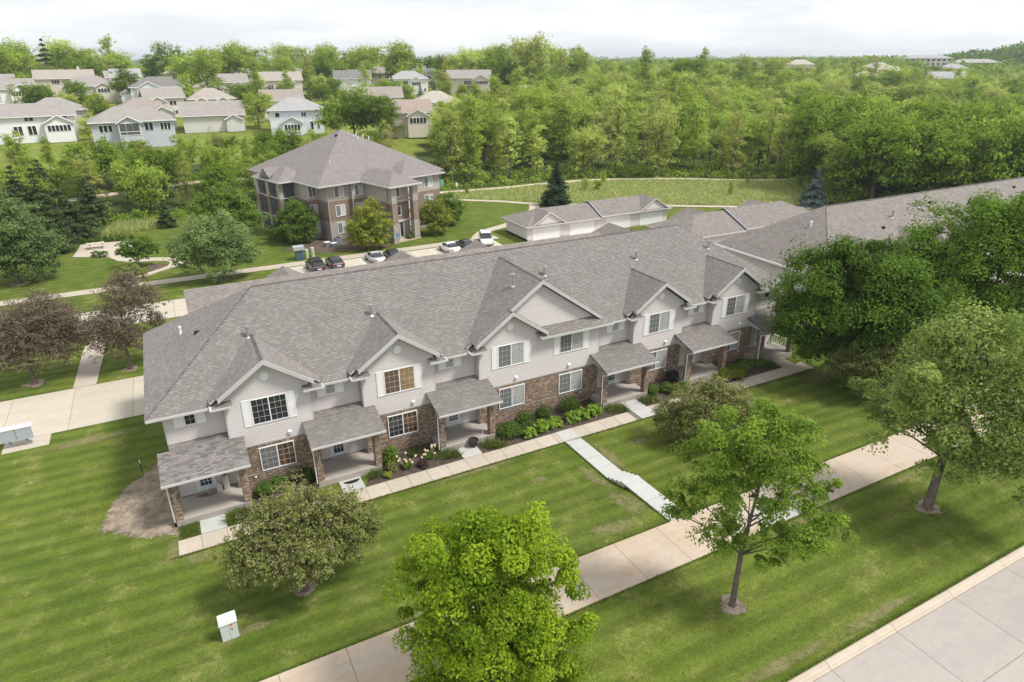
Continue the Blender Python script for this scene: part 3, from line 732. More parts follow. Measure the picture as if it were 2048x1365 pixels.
lowm = [('greyblind', 'roomw'), ('glass', 'roomw'), ('curtain', 'curtain2'), ('curtain', 'curtain2'), ('greyblind', 'curtain2'), ('glass', 'curtain2')]
for (cx, k), hf in zip(lows, lowm): window(cx, 1.28, 3.04, 2.22, -.02, half=hf, shut=0)
for cx, hf in [(-4.62, 'glass'), (4.06, 'curtain2'), (12.78, 'curtain2'), (27.66, 'curtain2'), (36.38, 'curtain2'), (45.1, 'glass')]: window(cx, 5.47, 6.27, .68, .66, 1, 2, 2, .54, hf)
# gable vents (octagonal), hooded wall vents, hose taps
for c in BAYS+[CX]:
    v = MB(); v.cyl((c, -.03, 8.02), (c, -.075, 8.02), .31, .29, 10); v.cyl((c, -.075, 8.02), (c, -.085, 8.02), .22, .22, 10); v.build('gable_vent', 'white', TH)
for x in (1.0, 9.6, 17.95, 22.75, 32.6, 41.3):
    v = MB(); v.box(x-.1, x+.1, -.14, -.0, 3.62, 3.82); v.add([(x-.11, -.02, 3.86), (x+.11, -.02, 3.86), (x+.11, -.19, 3.78), (x-.11, -.19, 3.78)], [(0, 1, 2, 3)]); v.build('dryer_vent', 'white', TH)
for x in (-1.55, 24.0, 32.9, 41.6): MB().cyl((x, -.02, .95), (x, -.09, .95), .08, .07, 8).build('outdoor_outlet', 'white', TH)
# doors with six-light glazing
for i, x in enumerate((-4.51, 4.12, 12.9, 27.54, 36.3, 45.0)):
    d = MB(); z0, z1 = .55, 2.75; y = .66; w = .47
    d.box(x-w-.1, x-w, y-.06, y, z0, z1+.1); d.box(x+w, x+w+.1, y-.06, y, z0, z1+.1); d.box(x-w-.1, x+w+.1, y-.06, y, z1, z1+.1)
    do = d.build('door_frame', 'white', TH)
    MB().box(x-w, x+w, y-.03, y-.005, z0, z1).build('door', pm('blue white door', (.62, .68, .76), .4), do)
    g = MB(); g.box(x-.33, x+.33, y-.042, y-.031, (.92, .8, .95)[i % 3], 2.3); g.build('door_glass', 'glass' if i != 2 else 'greyblind', do)
    q = MB()
    for c in range(1, 3): q.box(x-.33+.22*c-.012, x-.33+.22*c+.012, y-.055, y-.043, .92, 2.3)
    [q.box(x-.33, x+.33, y-.0555, y-.0435, zz, zz+.024) for zz in (1.2, 1.5, 1.8, 2.05)]; q.build('muntin_grid', 'white', do)
    MB().cyl((x+.38, y-.03, 1.45), (x+.38, y-.1, 1.45), .04, .04, 8).build('door_knob', 'steel', do)
    MB().box(x-w-.1, x+w+.1, y-.12, y, .42, .55).build('door_sill', pm('sill grey', (.36, .35, .33)), TH)
    lm = MB(); lm.box(x+.95, x+1.07, y-.12, y-.02, 1.75, 2.0); lm.build('porch_lamp', 'fascia', TH)
# end railings of the outer porches
for x in (-6.3, 46.75):
    r_ = MB(); r_.box(x-.04, x+.04, -1.3, .6, 1.42, 1.5); r_.box(x-.04, x+.04, -1.3, .6, .52, .6)
    for k in range(8): r_.box(x-.02, x+.02, -1.25+.25*k-.02, -1.25+.25*k+.02, .6, 1.42)
    r_.build('porch_railing', 'white', TH)
# roof pipes
def pipe(x, y, z, h, r=.11, m='steel', name='vent_pipe', par=None):
    b = MB(); b.cyl((x, y, z-.25), (x, y, z+h), r, r, 10); b.cyl((x, y, z+h), (x, y, z+h+.12), r*1.5, r*1.35, 10); b.cyl((x, y, z-.03), (x, y, z+.1), r*2.1, r*1.2, 10); b.cyl((x, y, z+h*.55), (x, y, z+h*.6), r*1.25, r*1.25, 10)
    b.build(name, m, par or ROOF)
def surf(x, y): return max(mainz(y), 11.2-GP*abs(x-BG) if y < 6.5 and abs(x-BG) < 6 else 0, max(9.31-GP*abs(x-c) if y < 4.3 else 0 for c in BAYS))
for x, y, h in ((-.21, 4.08, .75), (8.26, 4.11, .75), (18.9, 2.2, .9), (23.27, 4.93, .7), (32.75, 4.99, .7), (41.14, 4.89, .7)): pipe(x, y, surf(x, y), h)
pipe(-4.24, 9.29, 8.31, .45, .07, 'white'); MB().box(-3.4, -3.05, 7.0, 7.2, 8.85, 9.15).build('roof_vent', 'black', ROOF)
# ------------------------------------------------------------------ garage wing behind the block
def hip(b, x0, x1, y0, y1, z0, pit, gl=False, gr=False, th=.15):
    """hip roof on a rectangle, ridge along the longer side; gl/gr make the low-x / high-x end a gable"""
    if x1-x0 >= y1-y0:
        h = (y1-y0)/2; a = (x0 if gl else x0+h, (y0+y1)/2, z0+h*pit); c = (x1 if gr else x1-h, (y0+y1)/2, z0+h*pit)
    else:
        h = (x1-x0)/2; a = ((x0+x1)/2, y0 if gl else y0+h, z0+h*pit); c = ((x0+x1)/2, y1 if gr else y1-h, z0+h*pit)
    P = [(x0, y0, z0), (x1, y0, z0), (x1, y1, z0), (x0, y1, z0), a, c]
    if x1-x0 >= y1-y0: F = [(0, 1, 5, 4), (2, 3, 4, 5), (1, 2, 5), (3, 0, 4)]
    else: F = [(0, 1, 4), (1, 2, 5, 4), (2, 3, 5), (3, 0, 4, 5)]
    Q = [(p[0], p[1], z0-th) for p in P[:4]]
    b.add(P+Q, F+[(0, 6, 7, 1), (1, 7, 8, 2), (2, 8, 9, 3), (3, 9, 6, 0), (6, 9, 8, 7)])
    return a, c
gw = thing('garage_wing', 'low shingled garage wing joined to the rear of the townhouse block, only its roof showing', 'garage', (0, 0, 0))
wb = MB(); wb.box(-3.3, 44.0, 15.2, 31.3, .02, 3.2); wb.build('wall', 'lap', gw)
rb_ = MB(); rb_.ext([(-3.62, 22.0, 3.25), (-3.62, 27.4, 6.0), (-3.62, 32.8, 3.25)], (48.0, 0, 0))
for x in (6.35, 19.7, 29.3, 49.2):
    pts = [(x-4.2, 32.6, 2.9), (x+4.2, 32.6, 2.9), (x, 32.0, 5.7)]
    if x > 45: rb_.add([(x-4, 34, 3), (x+4, 34, 3), (x, 31.9, 5.7), (x-4, 27, 3), (x+4, 27, 3), (x, 27, 5.7)], [(0, 1, 2), (0, 2, 5, 3), (1, 4, 5, 2)])
    else: rb_.add([(x-4.3, 34, 2.8), (x+4.3, 34, 2.8), (x, 31.9, 5.75), (x-4.3, 27, 2.8), (x+4.3, 27, 2.8), (x, 27.4, 5.75)], [(0, 1, 2), (0, 2, 5, 3), (1, 4, 5, 2)])
rb_.build('roof', 'roofs', gw); MB().box(-3.68, -3.6, 21.9, 27.4, 3.0, 3.1).build('fascia_board', 'white', gw)
# ================================================================== NEIGHBOURING BUILDINGS
t2 = thing('townhouse_block', 'second brown-roofed townhouse block half hidden behind the big dark maples', 'townhouses', (58.55, -.9, 0))
b = MB(); b.box(-6.1, 46.5, .68, 14.9, .02, 6.5); b.box(-2.65, 2.65, 0, .8, .02, 6.7); b.box(6, 11.4, 0, .8, .02, 6.7); b.build('wall', 'lap', t2)
b = MB(); b.box(-6.12, -6.09, .7, 14.9, .02, 3.2); b.build('brick_skirt', pm('brick far', (.2, .14, .11)), t2)
b = MB(); hip(b, XL, XR, EY, 2*RY-EY, EZ, PIT)
for c in (0, 8.72, 18):
    b.add([(c, -.5, 9.31), (c-3, -.5, 7.2), (c+3, -.5, 7.2), (c, 4.3, 9.31), (c-3.4, .5, 6.95), (c+3.4, .5, 6.95)], [(0, 3, 4, 1), (0, 2, 5, 3), (0, 1, 2)])
rf2 = b.build('roof', 'roofs', t2)
capline((XL, EY, EZ), (R0[0], RY, RZ), rf2, L=.5); capline((R0[0], RY, RZ), (R1[0], RY, RZ), rf2, L=.6)
b = MB(); b.box(XL-.06, XL+.04, EY, 2*RY-EY, EZ-.18, EZ+.02); b.build('gutter', 'white', t2)
for x, y, h, mm in ((-1.9, 7.0, .5, 'white'), (8.9, 5.2, .8, 'steel'), (14.5, 5.9, .8, 'steel'), (30, 6, .7, 'steel')):
    z = mainz(y) if x > 0 else min(mainz(y), EZ+.62*(x-XL)); pipe(x, y, z, h, .1, mm, par=rf2)
for x, y in ((6.2, 4.2), (17.0, 6.2), (35, 6.5)): MB().box(x-.15, x+.15, y-.12, y+.12, mainz(y)-.05, mainz(y)+.22).build('roof_vent', 'black', rf2)
# detached garages
def garage(label, x0, x1, yf, yb, ez, split, doors, gabs, loc=(0, 0, 0), pit=.42, right_hip=True, low=.22):
    g = thing('garage_block', label, 'garage', loc)
    b = MB(); b.box(x0, x1, yf, yb, .02, ez-.02); b.build('wall', 'lap', g)
    b = MB(); b.box(x0, x1, yf-.015, yb+.015, .02, .3); b.build('plinth', 'conc', g)
    b = MB(); ov = .55
    hip(b, x0-ov, split, yf-ov, yb+ov, ez-low, pit, gr=True); hip(b, split, x1+ov, yf-ov, yb+ov, ez, pit, gl=True)
    h = (yb-yf)/2+ov; ym = (yf+yb)/2
    b.ext([(split, yf-ov, ez-low-.2), (split, yb+ov, ez-low-.2), (split, yb+ov, ez+.02), (split, ym, ez+h*pit+.06), (split, yf-ov, ez+.02)], (.12, 0, 0))
    ro = b.build('roof', 'roofs', g)
    b = MB(); b.ext([(split-.06, yf-ov-.02, ez+.03), (split-.06, ym, ez+h*pit+.09), (split-.06, ym, ez+h*pit-.06), (split-.06, yf-ov-.02, ez-.12)], (.2, 0, 0)); b.build('parapet_flashing', pm('blue grey flashing', (.26, .28, .33)), ro)
    b = MB()
    for a, c, z in ((x0-ov, split, ez-low), (split, x1+ov, ez)): b.box(a, c, yf-ov-.08, yf-ov+.02, z-.16, z+.01)
    b.box(x0-ov-.06, x0-ov+.03, yf-ov, yb+ov, ez-low-.16, ez-low); b.build('gutter', 'fascia', ro)
    for a, c in doors:
        d = MB(); d.box(a, c, yf-.05, yf, .04, ez-.32)
        do = d.build('garage_door', 'white', g); q = MB()
        for k in range(4):
            z0 = .06+(ez-.4)/4*k
            for j in range(8): q.box(a+.12+(c-a-.1)/8*j, a+.12+(c-a-.1)/8*(j+1)-.14, yf-.062, yf-.05, z0+.06, z0+(ez-.4)/4-.07)
        q.build('door_panel', 'white', do)
    for cx, w in gabs:
        z0 = ez-low if cx < split else ez; pz = z0+w*.62+.12
        gb = MB(); gb.ext([(cx-w+.25, yf-.35, z0+.12), (cx+w-.25, yf-.35, z0+.12), (cx, yf-.35, pz-.18)], (0, .3, 0)); gb.build('gable_wall', 'siding', g)
        r2 = MB(); yb2 = yf-ov+(pz-z0)/pit
        for s in (-1, 1): r2.ext([(cx, yf-ov-.05, pz), (cx+s*(w+.1), yf-ov-.05, z0+.08), (cx+s*(w+.1), yf+.3, z0+.08), (cx, yb2, pz)], (0, 0, -.1))
        r2.build('gable_roof', 'roofs', g); tr_ = MB()
        for s in (-1, 1): tr_.ext([(cx, yf-ov-.06, pz+.03), (cx+s*(w+.1), yf-ov-.06, z0+.11), (cx+s*(w+.1), yf-ov-.06, z0-.07), (cx, yf-ov-.06, pz-.15)], (0, .05, 0))
        tr_.build('rake_board', pm('pale trim', (.6, .57, .54)), g)
    return g
garage('low garage block with four white doors facing the townhouse roof', 44.9, 72.3, 47.0, 54.2, 2.62, 58.3, [(45.8, 50.7), (52.6, 57.3), (59.7, 64.5), (66.5, 71.3)], [(48.6, 2.9), (69.2, 2.9)])
gB = garage('low garage block with plain rear wall between two townhouse blocks', 62.5, 90.0, 30.2, 39.2, 2.5, 73.0, [], [])
for x in (69.8, 83.5):
    b = MB(); b.add([(x-3, 40.5, 2.4), (x+3, 40.5, 2.4), (x, 39.5, 4.35), (x-3, 34.7, 2.4), (x+3, 34.7, 2.4), (x, 34.9, 4.35)], [(0, 1, 2), (0, 2, 5, 3), (1, 4, 5, 2)]); b.build('gable_roof', 'roofs', gB)
# ------------------------------------------------------------------ apartment building
AP = thing('apartment_building', 'three-storey apartment building with tan, brick and stone bands and hipped roof', 'apartments', (18.2, 61.84, 0), math.atan2(.294, .956))
FP = [(-1.5, 3.0), (0, 3.0), (0, -.1), (3.9, -.1), (3.9, -.7), (6.3, -.7), (6.3, -6.6), (10.3, -6.6), (10.3, -3.2), (19.3, -3.2), (19.3, 8), (21.2, 8), (21.2, 21.8), (-1.5, 21.8)]
M['tanstone'] = brickmat('tan block', (.40, .355, .315), (.34, .30, .265), (.3, .28, .25), .4, .2, .012, .85, .1)
M['redbrick'] = brickmat('red brown brick', (.27, .19, .15), (.21, .145, .112), (.3, .25, .21), .22, .08, .01, .88, .15)
M['tanlap'] = lapmat('tan lap siding', (.43, .39, .345), .2, .65, .5)
for nm, z0, z1, mt in (('stone_base', .02, 3.0, 'tanstone'), ('brick_storey', 3.0, 6.05, 'redbrick'), ('siding_storey', 6.05, 8.75, 'tanlap')):
    b = MB(); b.ext([(u, v, z0) for u, v in FP], (0, 0, z1-z0)); b.build(nm, mt, AP)
def band(P, z0, z1, mt, nm, off=.04):
    b = MB()
    for (a, c) in zip(P, P[1:]+P[:1]):
        pass
AE = 8.75; AK = .55
b = MB()
for r_ in [(-2.1, 21.9, -1.3, 22.5, AK), (5.2, 11.3, -9.0, 2, AK), (11, 20.0, -3.9, 4, AK), (-4.5, 2, 6.4, 15.6, AK)]: hip(b, *r_[:4], AE, r_[4], th=.12)
b.add([(-4.3, 9.6, AE+.35), (-4.3, 13.0, AE+.35), (-4.3, 11.3, AE+1.7), (-.6, 11.3, AE+1.75)], [(0, 1, 2), (0, 2, 3), (1, 3, 2)])
ar = b.build('roof', brickmat('apartment shingle', (.235, .212, .206), (.195, .178, .172), (.14, .128, .124), .33, .15, .01, .95, .08, .3, 1.7), AP)
b = MB()
E_ = [(-4.5, 6.4, -2.1), (-2.1, -1.3, 5.2), (5.2, -9.0, 11.3), (11.3, -3.9, 20.0)]
for x0, y, x1 in E_: MB().box(x0, x1, y-.1, y+.01, AE-.18, AE+.02).build('gutter', 'fascia', ar)
for x, y0, y1 in [(-4.5, 6.4, 15.6), (-2.1, -1.3, 6.4), (5.2, -9, -1.3), (11.3, -9, -3.9), (20.0, -3.9, 2)]: MB().box(x-.06, x+.05, y0, y1, AE-.18, AE+.02).build('gutter', 'fascia', ar)
for u, v, z in [(10.5, 9.5, 14.3), (11.0, 8.7, 14.0), (11.3, 8.0, 13.7), (11.8, 9.2, 14.2), (12.6, 8.4, 14.0), (13.2, 7.6, 13.6), (3.2, 3.6, 11.0)]:
    b = MB(); b.cyl((u, v, z-.8), (u, v, z+.55), .09, .09, 8); b.cyl((u, v, z-.35), (u, v, z-.25), .22, .2, 8); b.build('vent_pipe', 'white', ar)
for u, v in [(8.2, 9.5), (8.9, 10.3)]: b = MB().box(u-.2, u+.2, v-.15, v+.15, 13.4, 14.7); b.build('roof_vent', 'black', ar)
def apwin(u0, u1, z0, z1, v, gm=('glass', 'white'), axis='u', par=AP):
    def bx(b, a0, a1, d0, d1, zz0, zz1):
        if axis == 'u': b.box(a0, a1, v-d1, v-d0, zz0, zz1)
        else: b.box(v-d1, v-d0, a0, a1, zz0, zz1)
    f = MB(); t = .09; m_ = (u0+u1)/2
    bx(f, u0, u1, 0, .08, z0, z0+t); bx(f, u0, u1, 0, .08, z1-t, z1); bx(f, u0, u0+t, 0, .08, z0+t, z1-t); bx(f, u1-t, u1, 0, .08, z0+t, z1-t); bx(f, m_-.045, m_+.045, 0, .075, z0+t, z1-t)
    w = f.build('window', 'white', par)
    for k, (a, c) in enumerate(((u0+t, m_-.045), (m_+.045, u1-t))):
        p_ = MB(); bx(p_, a, c, .02, .03, z0+t, z1-t); p_.build('pane', gm[k], w)
M['blindw'] = pm('white blind', (.55, .56, .57), .3, .04, 2, spec=.4)
for z0 in (6.55, 3.65, .95):
    apwin(-1.45, -.15, z0, z0+1.75, 3.0, ('greyblind', 'greyblind') if z0 > 6 else ('glassb', 'blindw'))
    apwin(1.15, 2.85, z0, z0+1.75, -.1, ('glassb', 'blindw'))
    if z0 > 2: apwin(4.35, 5.95, z0, z0+1.75, -.7, ('glassb', 'blindw'))
    apwin(11.6, 13.6, z0, z0+1.75, -3.2, ('greyblind', 'blindw')); apwin(16, 17.8, z0, z0+1.75, -3.2, ('glassb', 'blindw'))
    if z0 > 2: apwin(7.35, 8.75, z0+.05, z0+1.6, -6.6, ('glass', 'glass'))
b = MB(); b.box(7.45, 7.55, -6.72, -6.6, .3, 2.75); b.box(8.95, 9.05, -6.72, -6.6, .3, 2.75); b.box(7.45, 9.05, -6.72, -6.6, 2.65, 2.8); b.box(8.2, 8.3, -6.72, -6.6, .3, 2.75); de = b.build('entry_door', 'white', AP)
for a in (7.6, 8.35): MB().box(a, a+.55, -6.66, -6.61, .5, 2.6).build('door_glass', 'glass', de)
for u0 in (6.0, 9.95):
    for z0, z1, mt in ((0, 3.0, 'tanstone'), (3.0, 6.05, 'redbrick'), (6.05, 8.6, 'tanstone')):
        MB().box(u0-(.04 if z0 == 0 else 0), u0+.95+(.04 if z0 == 0 else 0), -8.3, -7.4, z0, z1).build('entry_column', mt, AP)
MB().box(5.9, 11.0, -8.4, -6.6, .0, .16).build('entry_slab', 'conc', AP); MB().box(5.6, 11.1, -8.7, -6.62, 8.4, 8.6).build('entry_soffit', 'fascia', AP)
for z in (2.95, 6.0): MB().box(6.3, 10.3, -6.95, -6.62, z-.12, z+.12).build('ledge', 'fascia', AP)
# screened porches stacked at the left corner
for v in (7.3, 10.9, 14.5):
    for z0, z1, mt in ((0, 3.0, 'tanstone'), (3.0, 6.05, 'redbrick'), (6.05, 8.6, 'tanlap')): MB().box(-4.1, -3.4, v, v+.7, z0, z1).build('porch_column', mt, AP)
for z in (.1, 2.9, 5.95): MB().box(-3.95, -1.5, 7.4, 15.1, z, z+.18).build('porch_floor', 'fascia', AP)
for k, z in enumerate((.28, 3.1, 6.13)):
    for v0, v1 in ((8.0, 10.9), (11.6, 14.5)):
        MB().box(-3.85, -3.8, v0, v1, z, z+2.6).build('porch_screen', 'screen', AP)
        f = MB(); f.box(-3.9, -3.78, v0, v1, z+1.0, z+1.08); f.box(-3.9, -3.78, (v0+v1)/2-.04, (v0+v1)/2+.04, z, z+2.6); f.build('screen_frame', 'black', AP)
    MB().box(-3.4, -1.5, 7.45, 7.5, z, z+2.6).build('porch_screen', 'screen', AP)
for u, v in ((-.02, -.17), (3.95, -.78)): MB().box(u-.04, u+.04, v-.04, v+.04, .2, 8.6).build('downspout', 'fascia', AP)
MB().box(-.12, -.0, 1.2, 2.4, .6, 2.1).build('meter_bank', pm('meter grey', (.2, .21, .22), .4), AP)
# ------------------------------------------------------------------ neighbourhood houses
WC = dict(white=(.76, .76, .76), blue=(.48, .50, .55), bluew=(.68, .71, .76), tan=(.56, .5, .42), beige=(.64, .59, .53), grey=(.6, .58, .56), cream=(.68, .62, .52))
RC = dict(greyb=(.27, .25, .235), grey=(.31, .31, .315), tan=(.32, .285, .25), pink=(.27, .235, .21), lt=(.37, .335, .295), brown=(.29, .235, .2), dk=(.17, .165, .165))
def wm(c): return pm('house wall '+c, WC[c], .65, .04, .6, .02, 8)
def rm(c): return pm('house roof '+c, RC[c], .95, .09, .8, .12, 9)
def house(name_label, x, y, rz, w, d, st, wall, roof, kind='hip', feats=(), group='houses of the suburb up the hill'):
    """w along local x (front faces -y), d deep, st storeys; feats: (type, x0, x1, ...)"""
    z = gz(x, y); h = thing('house', name_label, 'house', (x, y, z-.2), rz, group); H = 2.9*st+.4
    b = MB(); b.box(-w/2, w/2, -d/2, d/2, 0, H)
    if kind == 'gable':
        k = .5*d/2
        b.ext([(-w/2, -d/2, H), (-w/2, d/2, H), (-w/2, 0, H+k)], (w, 0, 0))
    b.build('wall', wm(wall), h)
    b = MB(); ov = .6
    if kind == 'hip': hip(b, -w/2-ov, w/2+ov, -d/2-ov, d/2+ov, H, .5)
    else:
        k = .5*(d/2+ov)
        for s in (-1, 1): b.ext([(-w/2-ov, s*(d/2+ov), H-.15), (w/2+ov, s*(d/2+ov), H-.15), (w/2+ov, 0, H+k-.15), (-w/2-ov, 0, H+k-.15)], (0, 0, .2))
    ro = b.build('roof', rm(roof), h)
    b = MB(); b.box(-w/2-ov, w/2+ov, -d/2-ov-.05, -d/2-ov+.02, H-.22, H); b.build('gutter', 'white', ro)
    def win(x0, x1, z0, z1, y, dark=True):
        f = MB(); f.box(x0, x1, y-.08, y, z0, z1); f = f.build('window', 'white', h)
        n = max(1, round((x1-x0)/.9)); e = .09
        for i in range(n):
            a = x0+e+(x1-x0-e)*i/n; c = x0+(x1-x0-e)*(i+1)/n; MB().box(a+.04, c-.04, y-.1, y-.081, z0+e, z1-e).build('pane', 'glass' if dark else 'glassb', f)
    for ft in feats:
        k = ft[0]
        if k == 'w': win(ft[1], ft[2], ft[3], ft[4], -d/2, True)
        elif k == 'wr':                                            # window on the right-hand end
            f = MB(); f.box(w/2, w/2+.08, ft[1], ft[2], ft[3], ft[4]); f = f.build('window', 'white', h); MB().box(w/2+.081, w/2+.1, ft[1]+.1, ft[2]-.1, ft[3]+.1, ft[4]-.1).build('pane', 'glass', f)
        elif k == 'g':                                             # projecting gabled bay x0 x1 depth height
            x0, x1, dp, hh = ft[1:5]; m_ = (x0+x1)/2; hw = (x1-x0)/2; kk = .55*hw
            g = MB(); g.box(x0, x1, -d/2-dp, -d/2, 0, hh); g.ext([(x0, -d/2-dp, hh), (x1, -d/2-dp, hh), (m_, -d/2-dp, hh+kk)], (0, dp, 0)); g.build('gable_bay', wm(wall), h)
            g = MB()
            for s in (-1, 1): g.ext([(m_, -d/2-dp-.4, hh+kk+.05), (m_+s*(hw+.45), -d/2-dp-.4, hh-.2), (m_+s*(hw+.45), -d/2+1.5, hh-.2), (m_, d*.1, hh+kk+.05)], (0, 0, .18))
            g.build('gable_roof', rm(roof), h); g = MB()
            for s in (-1, 1): g.ext([(m_, -d/2-dp-.44, hh+kk+.2), (m_+s*(hw+.45), -d/2-dp-.44, hh-.05), (m_+s*(hw+.45), -d/2-dp-.44, hh-.35), (m_, -d/2-dp-.44, hh+kk-.1)], (0, .06, 0))
            g.build('rake_board', 'white', h)
            if len(ft) > 5:
                if ft[5] == 'screen':
                    f = MB(); f.box(x0+.15, x1-.15, -d/2-dp-.08, -d/2-dp, hh-2.9, hh-.1); f = f.build('screen_porch', 'white', h); n = 3
                    for i in range(n):
                        a = x0+.3+(x1-x0-.6)*i/n; c = x0+.2+(x1-x0-.5)*(i+1)/n
                        MB().box(a, c, -d/2-dp-.1, -d/2-dp-.081, hh-2.0, hh-.25).build('pane', 'screen', f); MB().box(a, c, -d/2-dp-.1, -d/2-dp-.081, hh-2.75, hh-2.15).build('pane', 'screen', f)
                elif ft[5] == 'garage':
                    MB().box(x0+.4, x1-.4, -d/2-dp-.06, -d/2-dp, .1, 2.5).build('garage_door', 'white', h); win(m_-1.2, m_+1.2, hh-1.9, hh-.5, -d/2-dp)
                else: win(x0+.5, x1-.5, hh-2.0, hh-.5, -d/2-dp, ft[5] == 'dark')
        elif k == 'wing':                                          # lower wing x0 x1 y0 y1 height
            x0, x1, y0, y1, hh = ft[1:6]
            g = MB(); g.box(x0, x1, y0, y1, 0, hh); g.build('wing_wall', wm(wall), h); g = MB(); hip(g, x0-.5, x1+.5, y0-.5, y1+.5, hh, .45); g.build('wing_roof', rm(roof), h)
        elif k == 'deck':
            x0, x1, hh = ft[1:4]; g = MB(); g.box(x0, x1, -d/2-3, -d/2, hh-.2, hh); g.box(x0, x1, -d/2-3, -d/2-2.92, hh+.85, hh+.95)
            n = int((x1-x0)/.5)
            for i in range(n+1): xx = x0+(x1-x0)*i/n; g.box(xx-.04, xx+.04, -d/2-3, -d/2-2.93, hh, hh+.9)
            for xx in (x0+.2, x1-.2): g.box(xx-.1, xx+.1, -d/2-2.9, -d/2-2.7, 0, hh)
            g.build('deck', pm('deck dark', (.13, .115, .11)), h)
        elif k == 'gd':
            MB().box(ft[1], ft[2], -d/2-.06, -d/2, .1, 2.5).build('garage_door', 'white', h)
        elif k == 'ch':
            MB().box(ft[1], ft[1]+1.0, -.6, .6, H, H+.5*d/2+1.4).build('chimney', wm('grey'), ro)
    return h
A = -.0
house('white two-storey house with long brown gable roof and white end wall', -29.5, 168, .10, 17.5, 9.5, 2, 'white', 'greyb', 'gable', [('g', 2, 8, 2.6, 4.6, 'dark'), ('w', -1.8, .2, 5.0, 6.3), ('w', 6.0, 7.2, 5.0, 6.3), ('w', -4.4, -2.5, 1.8, 4.0), ('w', -1.6, 0.3, 1.8, 4.0), ('wr', -2, -1, 2.0, 3.4), ('wing', -15, -8.7, -5, 4, 3.6)])
house('blue-grey house with dark screened gable porch at its centre', -7.6, 152, .04, 17.5, 11, 2, 'blue', 'greyb', 'hip', [('g', -3.3, 1.4, 2.2, 6.1, 'screen'), ('w', -7.3, -4.4, 3.9, 5.5), ('w', 2.2, 4.2, 3.9, 5.7), ('w', 5.6, 8.0, 3.9, 5.6), ('w', -3.2, -.8, .8, 2.2), ('w', .4, 1.6, .3, 2.4)])
house('brown-grey roofed house directly behind the blue-grey house', -5.0, 182, .1, 14.5, 11, 1.6, 'grey', 'pink', 'hip', [('g', 1, 7, 2, 4.4), ('w', -6, -4, 2, 3.6)])
house('hip-roofed house showing only its brown ridge behind the long white house', -26.5, 190, .1, 14, 11, 1.6, 'grey', 'greyb', 'hip', [('w', -3, 0, 2, 3.5)])
house('beige house with twin gables and a raised deck over the trees', -21.5, 266, .08, 18, 12, 1.9, 'beige', 'greyb', 'hip', [('g', -8.5, -1.5, 1.6, 5.6, 'dark'), ('g', 1.5, 6.5, 1.4, 5.5, 'dark'), ('deck', -8.5, .5, 2.7)])
house('white house with stepped gables at the far left edge', -46, 252, .2, 17, 11, 2, 'white', 'greyb', 'gable', [('g', 1, 7, 2, 6.0, 'dark'), ('w', -4, -2, 3.4, 5), ('w', 3, 5, .8, 2.2), ('wing', 8.6, 14, -4, 4, 3.4)])
house('tan roofed house with dormer band and grey chimney block', -32.5, 312, .05, 21, 12, 2, 'tan', 'tan', 'gable', [('w', -5, -2, 4, 5.6), ('w', 0, 2, 4, 5.6), ('ch', 5), ('wing', 10.5, 16, -5, 4, 4.5), ('wing', -15, -10.5, -5, 4, 4.0)])
house('tan house with a big white garage door under a gable', -9.4, 292, .0, 10.5, 11, 2.4, 'tan', 'grey', 'gable', [('g', 0, 4.8, 1, 6.2, 'dark'), ('gd', -2.5, 4.0), ('w', -4, -1.5, 4.2, 6)])
house('pale blue house with grey hip roof and bay window', .8, 248, -.02, 17.5, 12, 2, 'bluew', 'dk', 'hip', [('g', -6.5, 1, 1.4, 6.0, 'dark'), ('w', 2.5, 4, 3.6, 5.4), ('w', 5.5, 7.6, 3.6, 5.4), ('w', -4.6, -3.8, .9, 2.1), ('w', -.8, .3, .9, 2.1), ('wing', -12, -8.7, -4, 4, 4.4)])
house('small tan house with hipped porch roof by the tall tree', 11.2, 336, .0, 10, 9, 2.2, 'tan', 'tan', 'hip', [('w', -2, 0, 4, 5.6), ('w', 1, 3, 4, 5.6)])
house('beige house with wide grey roof and small gables behind the dark hedge', 28, 291, .0, 18, 12, 1.5, 'beige', 'greyb', 'gable', [('g', -7, -2, 1, 3.6), ('g', 2, 7, 1, 3.6), ('wing', 9, 14, -5, 4, 3.6), ('wing', -13, -9, -5, 4, 3.0)])
house('house with two small white gables on a tan roof', 15.5, 214, .0, 14, 11, 1.5, 'grey', 'tan', 'hip', [('g', -5, -1.5, 1, 4.2), ('g', 1.5, 5, 1, 4.2)])
house('low house with large plain pink-brown roof above the tree belt', 12.2, 172, -.05, 15.5, 12, 1.4, 'grey', 'greyb', 'gable', [('g', 3, 7, 1.4, 3.4)])
house('tan house with a front gable at the end of the dark hedge', 50.5, 284, -.1, 17, 12, 1.8, 'beige', 'tan', 'gable', [('g', -1.5, 5.5, 1.5, 4.6, 'dark'), ('w', -6, -3.5, 1.8, 3.8), ('wing', -13, -8.6, -5, 4, 4.0)])
house('cream house with pinkish roof behind the pale blue two-storey house', 34.5, 190, -.1, 12, 10, 1.9, 'cream', 'pink', 'gable', [('w', -5, -3.6, 1.6, 4.4), ('w', -3, -1.5, 1.6, 4.4), ('wing', -9, -6, -5, 2, 4.0)])
house('pale blue two-storey house with small white gable room', 32.9, 159.5, -.18, 14, 10.5, 2.1, 'bluew', 'grey', 'hip', [('g', -4, 1.2, 2.4, 3.4, 'dark'), ('w', -5.6, -4.3, 4.6, 5.8), ('w', 1.2, 2.6, 4.6, 5.8), ('w', 3.4, 4.3, 1.2, 3.4), ('w', 5.2, 5.9, 1.4, 3.6)])
